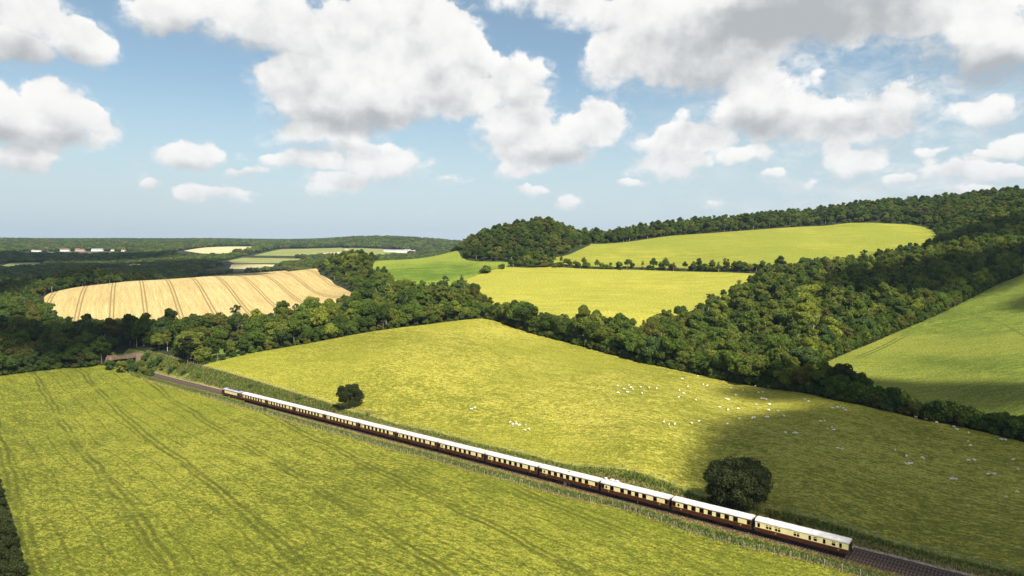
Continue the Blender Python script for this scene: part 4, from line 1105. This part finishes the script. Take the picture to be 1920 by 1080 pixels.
# ------------------------------------------------------------------ fences
M['post'] = paint('weathered_fence_wood', (.34, .30, .22), .9, .2, 3.0)
M['wire'] = paint('galvanised_wire', (.30, .30, .30), .5, .1, 3.0, .5)
M['brick'] = None
POST = MB().box(-.055, .055, -.055, .055, -.3, 1.28).mesh('post', M['post'])
def fence(label, s0, s1, off, step, h=1.25):
    p0 = line_at(s0, off); root = tag(empty('wire_fence', (p0[0], p0[1], G(*p0))), label, 'fence')
    loc = Vector(root.location); wire = MB(); prev = None; r = random.Random(int(s0 * 7 + off))
    s = s0
    while s < s1:
        p = line_at(s, off + r.uniform(-.12, .12)); z = G(p[0], p[1])
        o = mesh_obj('post', POST, root); o.location = (p[0] - loc.x, p[1] - loc.y, z - loc.z)
        o.rotation_euler = (r.uniform(-.05, .05), r.uniform(-.05, .05), r.uniform(0, 1.5)); o.scale = (1, 1, r.uniform(.9, 1.08) * h / 1.25)
        q = Vector((p[0], p[1], z)) - loc
        if prev is not None:
            for hh in (.45, .85, 1.15): wire.tube(prev + Vector((0, 0, hh)), q + Vector((0, 0, hh)), .012, n=3, caps=False)
        prev = q; s += step
    wire.build('wire', M['wire'], root)
fence('post and wire fence between the train and the left meadow', -46, 262, 7.9, 3.3)
fence('post and wire fence between the track and the sheep pasture', -75, 192, -12.9, 2.9)
fence('pale fence along the top of the cutting towards the bridge', 194, 352, -14.7, 2.4, 1.7)

# ------------------------------------------------------------------ brick bridge over the cutting
def brick_mat():
    m, t, nb, o = new_mat('red_brick')
    tc_ = t.nodes.new('ShaderNodeTexCoord').outputs['Object']
    b = t.nodes.new('ShaderNodeTexBrick'); t.links.new(tc_, b.inputs['Vector']); b.inputs['Scale'].default_value = 4.
    b.inputs['Color1'].default_value = rgb(.20, .10, .06); b.inputs['Color2'].default_value = rgb(.15, .08, .05); b.inputs['Mortar'].default_value = rgb(.2, .16, .12)
    c = nb.mix(nb.ramp(nb.noise(tc_, .6, 4., .6), .4, .7), b.outputs[0], rgb(.16, .11, .075))
    t.links.new(principled(t, nb, c, .9), o.inputs['Surface']); return m
M['brick'] = brick_mat()
M['girder'] = paint('brown_bridge_girder', (.13, .085, .055), .8, .2, 1.0)
sb = 386.0
pb = line_at(sb, 0)
br = empty('brick_bridge', (pb[0], pb[1], float(rail_z(sb)) - .5), heading(sb))
tag(br, 'small red brick bridge over the railway where it meets the wood', 'bridge')
MB().box(-2.2, 2.2, -7.4, 5.0, 5.3, 5.8).build('deck', M['girder'], br)
for x0, x1 in ((-2.6, -2.2), (2.2, 2.6)):
    MB().box(x0, x1, -7.4, 5.0, 5.1, 7.0).build('girder', M['girder'], br)
for y0, y1 in ((-10.2, -7.4), (5.0, 5.8)):
    MB().box(-2.75, 2.75, y0, y1, -.5, 5.9).build('abutment', M['brick'], br)
    for x0, x1 in ((-2.75, -2.3), (2.3, 2.75)): MB().box(x0, x1, y0, y1, 5.9, 7.2).build('parapet', M['brick'], br)
for sx_ in (-1, 1):
    for y0, s in ((-10.2, -1), (5.8, 1)):
        w = MB(); yy = y0 + s * (4.0 if s < 0 else 1.0)
        prof = [(y0, -.5), (y0, 7.2), (yy, 5.6), (yy, -.5)]
        w.prism(prof if s > 0 else prof[::-1], 'x', *sorted((sx_ * 2.3, sx_ * 2.75))); w.build('wing_wall', M['brick'], br)

# ------------------------------------------------------------------ lineside furniture
M['grey'] = paint('grey_signal_paint', (.42, .43, .44), .5, .12, 2.0)
def locate(u, v): p = hit(u, v); return p[0], p[1], G(p[0], p[1])
x, y, z = locate(1067, 913)
o = tag(empty('signal_post', (x, y, z), math.atan2(DIR[1], DIR[0])), 'slim grey signal post beside the fourth coach from the tail', 'signal')
MB().tube((0, 0, -.3), (0, 0, 4.0), .09, .07, 8).build('post', M['grey'], o)
MB().box(-.18, .18, -.30, .30, 3.3, 4.4).build('signal_head', M['black'], o)
MB().box(-.6, .6, -.45, .45, 2.9, 2.98).box(-.6, -.55, -.45, .45, 2.98, 3.8).build('platform', M['grey'], o)
MB().tube((-.45, -.3, -.3), (-.45, -.3, 2.9), .025, n=5).tube((-.45, .3, -.3), (-.45, .3, 2.9), .025, n=5).build('ladder', M['grey'], o)
x, y, z = locate(1060, 912)
o = tag(empty('relay_cabinet', (x, y, z), math.atan2(DIR[1], DIR[0])), 'pale lineside cabinet next to the slim signal post', 'cabinet')
MB().box(-.4, .4, -.25, .25, 0, 1.5).build('cabinet_box', M['grey'], o); MB().box(-.46, .46, -.31, .31, 1.5, 1.58).build('lid', M['white'], o)
x, y, z = locate(1196, 947)
o = tag(empty('distance_marker', (x, y, z), math.atan2(DIR[1], DIR[0])), 'short white distance marker post beside the third coach', 'marker post')
MB().box(-.06, .06, -.06, .06, -.3, 1.1).build('post', M['white'], o); MB().box(.062, .09, -.2, .2, .55, 1.2).build('plate', M['white'], o)
x, y, z = locate(1436, 727)
o = tag(empty('field_gate', (x, y, z), math.atan2(pas_ne[7][1] - pas_ne[6][1], pas_ne[7][0] - pas_ne[6][0])), 'brown wooden gate in the hedge above the flock', 'gate')
M['gate'] = paint('brown_gate_wood', (.28, .17, .10), .9, .2, 3.0)
for k in range(5): MB().box(-1.8, 1.8, -.03, .03, .25 + k * .25, .36 + k * .25).build('bar', M['gate'], o)
for xx in (-1.95, 1.95): MB().box(xx - .12, xx + .12, -.12, .12, -.3, 1.6).build('gate_post', M['gate'], o)
MB().poly([(-1.8, -.05, .3), (-1.65, -.05, .3), (1.8, -.05, 1.3), (1.65, -.05, 1.3)]).build('brace', M['gate'], o)

# ------------------------------------------------------------------ sheep
M['fleece'] = paint('cream_fleece', (.86, .78, .64), .95, .12, 6.0)
M['face'] = paint('sheep_face', (.40, .35, .28), .9, .15, 6.0)
def sheep_mesh(name, pose):
    V = [(-.50, 0, .66), (-.25, 0, .68), (.10, 0, .68), (.40, 0, .68)]; RAD = [.23, .30, .30, .25]; E_ = [(0, 1), (1, 2), (2, 3)]
    if pose == 'graze': hd = [(.60, 0, .56, .15), (.76, 0, .34, .11), (.86, 0, .16, .10), (.90, 0, .06, .065)]
    elif pose == 'stand': hd = [(.60, 0, .82, .14), (.74, 0, .96, .12), (.90, 0, .92, .10), (1.0, 0, .86, .065)]
    else: hd = [(.58, 0, .60, .15), (.70, 0, .74, .12), (.86, 0, .70, .10), (.95, 0, .64, .065)]
    last = 3
    for x, y, z, r in hd: V.append((x, y, z)); RAD.append(r); E_.append((last, len(V) - 1)); last = len(V) - 1
    V.append((-.72, 0, .56)); RAD.append(.05); E_.append((0, len(V) - 1))
    if pose != 'lie':
        for bx, b0 in ((-.42, 0), (.36, 3)):
            for s in (-1, 1):
                a = len(V); V += [(bx, s * .15, .42), (bx + (.05 if bx < 0 else 0), s * .15, .24), (bx, s * .15, .02)]; RAD += [.09, .055, .05]; E_ += [(b0, a), (a, a + 1), (a + 1, a + 2)]
    if pose == 'lie': V = [(x, y, z - .36) for x, y, z in V]
    me = bpy.data.meshes.new(name); me.from_pydata(V, E_, [])
    o = bpy.data.objects.new(name, me); COL.objects.link(o)
    md = o.modifiers.new('skin', 'SKIN'); o.modifiers.new('sub', 'SUBSURF').levels = 1
    for i, d in enumerate(me.skin_vertices[0].data): d.radius = (RAD[i], RAD[i] * (1.0)); d.use_root = (i == 1)
    dg = bpy.context.evaluated_depsgraph_get(); ev = o.evaluated_get(dg)
    m2 = bpy.data.meshes.new_from_object(ev); m2.name = name
    COL.objects.unlink(o); bpy.data.objects.remove(o)
    m2.materials.clear(); m2.materials.append(M['fleece']); m2.materials.append(M['face'])
    for p in m2.polygons:
        p.use_smooth = True
        c = p.center; p.material_index = 1 if (c.x > .72 or (c.z < .30 and pose != 'lie')) else 0
    return m2
SH = {k: sheep_mesh('sheep', k) for k in ('graze', 'stand', 'lie')}
zz = [(1400 + a / 3.6, 600 + b / 3.6) for a, b in [(60, 448), (80, 492), (108, 490), (100, 533), (115, 533), (133, 538), (66, 572), (152, 572), (78, 605), (146, 605), (152, 614), (212, 612), (38, 665), (52, 662), (132, 657), (140, 660), (252, 652), (390, 538), (417, 552), (580, 593), (613, 592), (634, 587), (652, 598), (668, 611), (498, 688), (526, 683), (545, 735), (575, 723), (587, 741), (264, 762), (336, 769), (616, 864), (641, 876), (1001, 883), (1078, 923), (1188, 937), (1080, 978), (1097, 972), (1110, 968), (1143, 658), (1210, 671), (1282, 694), (1398, 722), (1418, 742), (1497, 759), (1717, 805), (1744, 812), (1495, 823), (1510, 852), (1498, 945), (1536, 951), (1797, 947), (1828, 1011), (1630, 1040), (1668, 1045), (1384, 1079), (1410, 1079)]]
zz += [(1906.7, 924), (1887, 933)]
zz += [(1000 + a / 3.856, 520 + b / 3.856) for a, b in [(610, 787), (655, 805), (690, 783), (707, 795), (718, 810), (680, 832), (612, 838), (775, 797), (837, 802), (892, 806), (785, 842), (1055, 822), (1085, 841), (1052, 868), (1173, 888), (1192, 713), (1077, 735), (1228, 777), (1258, 785), (1118, 793), (1427, 803), (1515, 818), (1465, 850), (1397, 882), (1410, 886), (1348, 937), (1480, 953), (945, 1050), (980, 1070), (1023, 1065), (1143, 1060), (1195, 1045), (1403, 1063), (1487, 1025), (1408, 962)]]
zz += [(700 + a / 5.333, 770 + b / 5.333) for a, b in [(1370, 118), (1395, 140), (1425, 118), (1395, 160), (1430, 140), (1460, 150), (1522, 147), (1515, 198), (1555, 190)]]
zz += [(890, 766), (884, 768), (1490, 813)]
sr = random.Random(5)
def place_name(u, v):
    if u < 900: return 'far out left of the flock'
    if u < 1060 and v > 780: return 'in the small leftmost group of the flock'
    if u < 1300 and v < 745: return 'in the loose group below the wood edge'
    if u < 1330 and v > 770: return 'in the short line mid pasture above the train'
    if u < 1470: return 'in the spread flock near the brown gate'
    if u < 1620: return 'among those just inside the shaded pasture'
    if v < 800: return 'close under the dark hedge'
    if u < 1780: return 'in the shaded lower right pasture'
    return 'by the right edge of the shaded pasture'
zz.sort(key=lambda q: (place_name(*q), q[0], q[1])); cnt = {}
for u, v in zz:
    p = hit(u, v + 1.0); nm = place_name(u, v); cnt[nm] = cnt.get(nm, 0) + 1
    pose = sr.choices(['graze', 'stand', 'lie'], [6, 2, 1.5])[0]
    o = mesh_obj('sheep', SH[pose]); o.location = (p[0], p[1], G(p[0], p[1])); o.rotation_euler = (0, 0, sr.uniform(0, 6.28)); k = sr.uniform(.72, .88); o.scale = (k, k, k)
    tag(o, f'{ {"graze": "grazing", "stand": "standing", "lie": "lying"}[pose] } white sheep, {ordinal(cnt[nm])} from the left {nm}'.replace('left left', 'left'), 'sheep', 'sheep grazing the pasture')

# ------------------------------------------------------------------ far valley: farm buildings, glasshouses, mast
M['wall_w'] = paint('white_render', (.78, .76, .72), .8, .08, .2)
M['wall_b'] = paint('pink_brick', (.52, .34, .27), .9, .12, .2)
M['tiles'] = paint('brown_roof_tiles', (.22, .12, .09), .85, .2, .3)
M['slate'] = paint('grey_roof_slates', (.30, .29, .29), .8, .15, .3)
M['pale'] = paint('pale_cladding', (.75, .72, .64), .7, .08, .2)
def house(u, v, w, d, hh, rh, wall, roof, label, rot=0., chimney=True):
    p = hit(u, v); o = tag(empty('farm_building', (p[0], p[1], G(p[0], p[1])), rot), label, 'building', 'pale buildings of the valley village')
    MB().box(-w / 2, w / 2, -d / 2, d / 2, -2, hh).build('wall', M[wall], o)
    for y0 in (-d / 2, d / 2):
        g = MB().poly([(-w / 2, y0, hh), (w / 2, y0, hh), (w / 2, y0 * .02, hh + rh), (-w / 2, y0 * .02, hh + rh)]); 
    r = MB().prism([(-d / 2 - .6, hh + .003), (d / 2 + .6, hh + .003), (0, hh + rh)], 'x', -w / 2 - .5, w / 2 + .5).build('roof', M[roof], o)
    if chimney: MB().box(w * .25, w * .25 + 1.2, -.6, .6, hh + rh * .4, hh + rh + 1.6).build('chimney', M['tiles'], r)
    for k in range(max(2, int(w // 9))):
        xw = -w / 2 + (k + .5) * w / max(2, int(w // 9)); MB().box(xw - .9, xw + .9, -d / 2 - .05, -d / 2 - .003, 1.2, 2.9).build('window', M['black'], o)
VILL = [(63, 472, 14, 10, 6, 3, 'wall_w', 'slate', 'small white house at the left end of the valley village'), (72, 472.5, 26, 12, 6, 3, 'wall_w', 'slate', 'low white barn beside the village\'s long pale barn'), (88, 471, 46, 16, 9, 5, 'pale', 'pale', 'long pale barn, largest white building of the valley village'),
        (100, 470, 14, 10, 8, 4, 'wall_w', 'tiles', 'white house right of the long pale village barn'), (122, 471.5, 40, 12, 8, 5, 'pale', 'tiles', 'terrace of cream houses in mid village'), (146, 471, 20, 12, 8, 5, 'wall_b', 'tiles', 'pink brick house with brown roof in the village'),
        (154, 471.5, 24, 12, 7, 5, 'wall_b', 'tiles', 'longer pink brick house beside its smaller neighbour'), (177, 471, 22, 12, 8, 4, 'wall_w', 'slate', 'tall white house right of the pink brick pair'), (187, 471, 30, 12, 7, 5, 'wall_w', 'slate', 'wide white house under trees right of centre village'),
        (212, 471, 16, 10, 6, 4, 'pale', 'tiles', 'small cream house toward the village\'s right end'), (232, 472, 18, 10, 6, 4, 'pale', 'tiles', 'rightmost cream house of the valley village'), (139, 485.5, 16, 12, 8, 5, 'wall_w', 'slate', 'lone white gabled house among dark valley trees'), (92, 492.5, 9, 8, 6, 3, 'wall_w', 'slate', 'tiny white cottage alone in the dark valley wood'),
        (28, 467, 40, 12, 6, 3, 'pale', 'slate', 'pale low barn left of the village')]
for q in VILL: house(*q)
for i, (u, v, w) in enumerate([(742, 472.5, 90), (775, 471.5, 70), (800, 471, 50)]):
    p = hit(u, v); o = tag(empty('glasshouse', (p[0], p[1], G(p[0], p[1]))), ['widest pale glasshouse in the far valley', 'middle pale glasshouse of three in the far valley', 'smallest pale glasshouse, rightmost in the far valley'][i], 'glasshouse', 'pale glasshouses in the far valley')
    MB().box(-w / 2, w / 2, -12, 12, -2, 5).build('wall', M['pale'], o)
    MB().prism([(-12.5, 5.003), (12.5, 5.003), (0, 9)], 'x', -w / 2 - .5, w / 2 + .5).build('roof', M['slate'], o)
p = hit(3, 453); o = tag(empty('radio_mast', (p[0], p[1], G(p[0], p[1]))), 'thin grey lattice mast on the left horizon', 'mast')
mm = MB(); hh = 62.
for a in range(3):
    t0 = a * 2.094; mm.tube((3.5 * math.cos(t0), 3.5 * math.sin(t0), -3), (.6 * math.cos(t0), .6 * math.sin(t0), hh), .5, .4, 5)
mm.build('mast_legs', M['grey'], o)
mb_ = MB()
for k in range(9):
    z0, z1 = k * hh / 9, (k + 1) * hh / 9; r0, r1 = 3.5 - 2.9 * z0 / hh, 3.5 - 2.9 * z1 / hh
    for a in range(3):
        b_ = (a + 1) % 3; mb_.tube((r0 * math.cos(a * 2.094), r0 * math.sin(a * 2.094), z0), (r1 * math.cos(b_ * 2.094), r1 * math.sin(b_ * 2.094), z1), .2, n=4)
mb_.build('bracing', M['grey'], o)

# ------------------------------------------------------------------ long grass and weeds on the verges
def tufts(name, label, bands, mats, seed):
    r = np.random.default_rng(seed); V, F, MI = [], [], []
    for (s0, s1, o0, o1, n, hmin, hmax, mi) in bands:
        for _ in range(n):
            s = r.uniform(s0, s1); off = r.uniform(o0, o1); p = line_at(s, off); V0 = len(V); hgt = r.uniform(hmin, hmax); nb_ = 5
            for b in range(nb_):
                a = r.uniform(0, 6.28); lean = r.uniform(.1, .5) * hgt; wd = hgt * r.uniform(.14, .28); cx, cy = p + r.uniform(-.25, .25, 2)
                c, s_ = math.cos(a), math.sin(a); i = len(V)
                V += [(cx - s_ * wd, cy + c * wd), (cx + s_ * wd, cy - c * wd), (cx + c * lean, cy + s_ * lean)]; F.append((i, i + 1, i + 2)); MI.append(mi if r.random() < .8 else (mi + 1) % len(mats))
            for i in range(V0, len(V)): V[i] = (V[i][0], V[i][1], -.05 if (i - V0) % 3 < 2 else hgt)
    A = np.array(V); z = ground(A[:, 0], A[:, 1]); A[:, 2] += z
    me = bpy.data.meshes.new(name); me.from_pydata(A.tolist(), [], F)
    for m in mats: me.materials.append(m)
    me.polygons.foreach_set('material_index', MI); me.update()
    return tag(mesh_obj(name, me), label, 'grass', None, 'stuff')
G_GREEN = leaf_mat('verge_green_blades', (.110, .165, .030), (.185, .240, .050), .4, .2)
G_STRAW = leaf_mat('verge_straw_blades', (.36, .29, .12), (.46, .38, .17), .4, .2)
G_DARK = leaf_mat('verge_dark_weeds', (.060, .110, .026), (.105, .160, .036), .4, .2)
G_RUST = leaf_mat('verge_rusty_sorrel', (.26, .17, .075), (.36, .25, .11), .4, .2)
tufts('verge_grass', 'long green and straw grass on the bank between train and left meadow', [(-60, 345, 1.75, 3.2, 9500, .3, .7, 1), (-60, 345, 3.2, 4.6, 4000, .3, .7, 1), (-60, 345, 4.0, 7.4, 11000, .35, .95, 0), (-60, 345, 4.8, 6.8, 2500, .5, 1.1, 2), (-60, 330, 7.0, 9.0, 3600, .25, .5, 1), (240, 352, 2.0, 5.5, 3500, .8, 1.5, 0), (240, 352, 2.0, 4.0, 1200, .7, 1.3, 1)], [G_GREEN, G_STRAW, G_DARK], 1)
tufts('verge_grass', 'rough weeds on the bank between the track and the pasture', [(-90, 345, -10.2, -7.8, 9000, .3, .75, 1), (-90, 345, -12.8, -9.4, 8000, .3, .8, 0), (-90, 345, -11.8, -10.2, 1800, .4, .9, 2), (60, 230, -10.5, -7.8, 2200, .4, .8, 3), (190, 385, -14.2, -7.9, 9000, .5, 1.3, 2), (200, 385, -14.0, -8.0, 4500, .5, 1.2, 0), (170, 372, -15.9, -14.9, 3000, .2, .45, 1)], [G_GREEN, G_STRAW, G_DARK, G_RUST], 2)

# ------------------------------------------------------------------ drifting clouds overhead, out of the picture, whose shade lies on the land
def cloud_mat():
    m, t, nb, o = new_mat('cumulus_vapour')
    pos = t.nodes.new('ShaderNodeTexCoord').outputs['Object']
    d = nb.vm('LENGTH', nb.vm('MULTIPLY', pos, (1., 1., 0.)))
    n = nb.noise(pos, 2.2, 4., .6)
    a = nb.ramp(nb.m('ADD', d, nb.m('MULTIPLY', nb.m('SUBTRACT', n, .5), .55)), 1.0, .62, 0., .86)
    df = t.nodes.new('ShaderNodeBsdfDiffuse'); df.inputs['Color'].default_value = rgb(.85, .85, .85)
    tp = t.nodes.new('ShaderNodeBsdfTransparent'); mx = t.nodes.new('ShaderNodeMixShader')
    t.links.new(a, mx.inputs[0]); t.links.new(tp.outputs[0], mx.inputs[1]); t.links.new(df.outputs[0], mx.inputs[2])
    t.links.new(mx.outputs[0], o.inputs['Surface']); return m
M['cloud'] = cloud_mat()
def cloud(tx, ty, tz, rx, ry, rot, height, i):
    k = height / math.tan(SUN_EL); r = np.random.default_rng(90 + i)
    v = ICO_V.copy(); v *= 1 + r.uniform(-.06, .06, (len(v), 1)); v[:, 2] = np.where(v[:, 2] < 0, v[:, 2] * .15, v[:, 2])
    me = bpy.data.meshes.new('cloud'); me.from_pydata(v.tolist(), [], ICO_F.tolist()); me.materials.append(M['cloud'])
    me.polygons.foreach_set('use_smooth', [True] * len(me.polygons)); me.update()
    o = mesh_obj('cloud', me); o.location = (tx + SUN_H.x * k, ty + SUN_H.y * k, tz + height); o.scale = (rx, ry, min(rx, ry) * .3); o.rotation_euler = (0, 0, rot)
    tag(o, kind='structure')
SHADE = []
def shade_at(u, v, rx, ry, rot, height):
    p = hit(u, v); SHADE.append((p[0], p[1], G(p[0], p[1]), rx, ry, rot, height))
shade_at(1600, 905, 52, 36, -.3, 800)
shade_at(1690, 960, 46, 30, -.5, 800)
shade_at(1520, 840, 34, 30, 0., 800)
shade_at(1760, 1000, 44, 34, -.6, 800)
shade_at(1900, 1010, 40, 40, 0., 800)
shade_at(1730, 850, 78, 44, -.2, 800)
shade_at(1870, 900, 70, 40, -.3, 800)
shade_at(1600, 800, 42, 30, .2, 800)
for i, q in enumerate(SHADE): cloud(*q, i)
for i, (tx, ty, tz, rx, ry, rot, hh) in enumerate([(150, 265, 5, 75, 28, -.25, 1000), (330, 520, 40, 150, 60, .5, 1100), (390, 450, 28, 100, 34, .5, 1100), (500, 690, 80, 150, 60, .3, 1300), (-330, 420, 0, 130, 70, 0., 1000), (-1060, 1450, 0, 520, 520, 0., 3200), (-1650, 2200, 20, 700, 420, 0., 3600), (-700, 800, 0, 330, 240, 0., 1900), (-560, 1250, 0, 240, 200, 0., 2600)]): cloud(tx, ty, tz, rx, ry, rot, hh, 10 + i)


# ------------------------------------------------------------------ summer haze over the valley
def haze():
    m = bpy.data.materials.new('summer_haze'); m.use_nodes = True; t = m.node_tree; t.nodes.clear()
    o = t.nodes.new('ShaderNodeOutputMaterial'); v = t.nodes.new('ShaderNodeVolumePrincipled')
    v.inputs['Color'].default_value = rgb(.52, .70, .95); v.inputs['Density'].default_value = .000045; v.inputs['Anisotropy'].default_value = .2
    t.links.new(v.outputs[0], o.inputs['Volume'])
    tag(MB().box(-12500, 12500, -320, 9600, -60, 320).build('haze', m), kind='stuff')
haze()
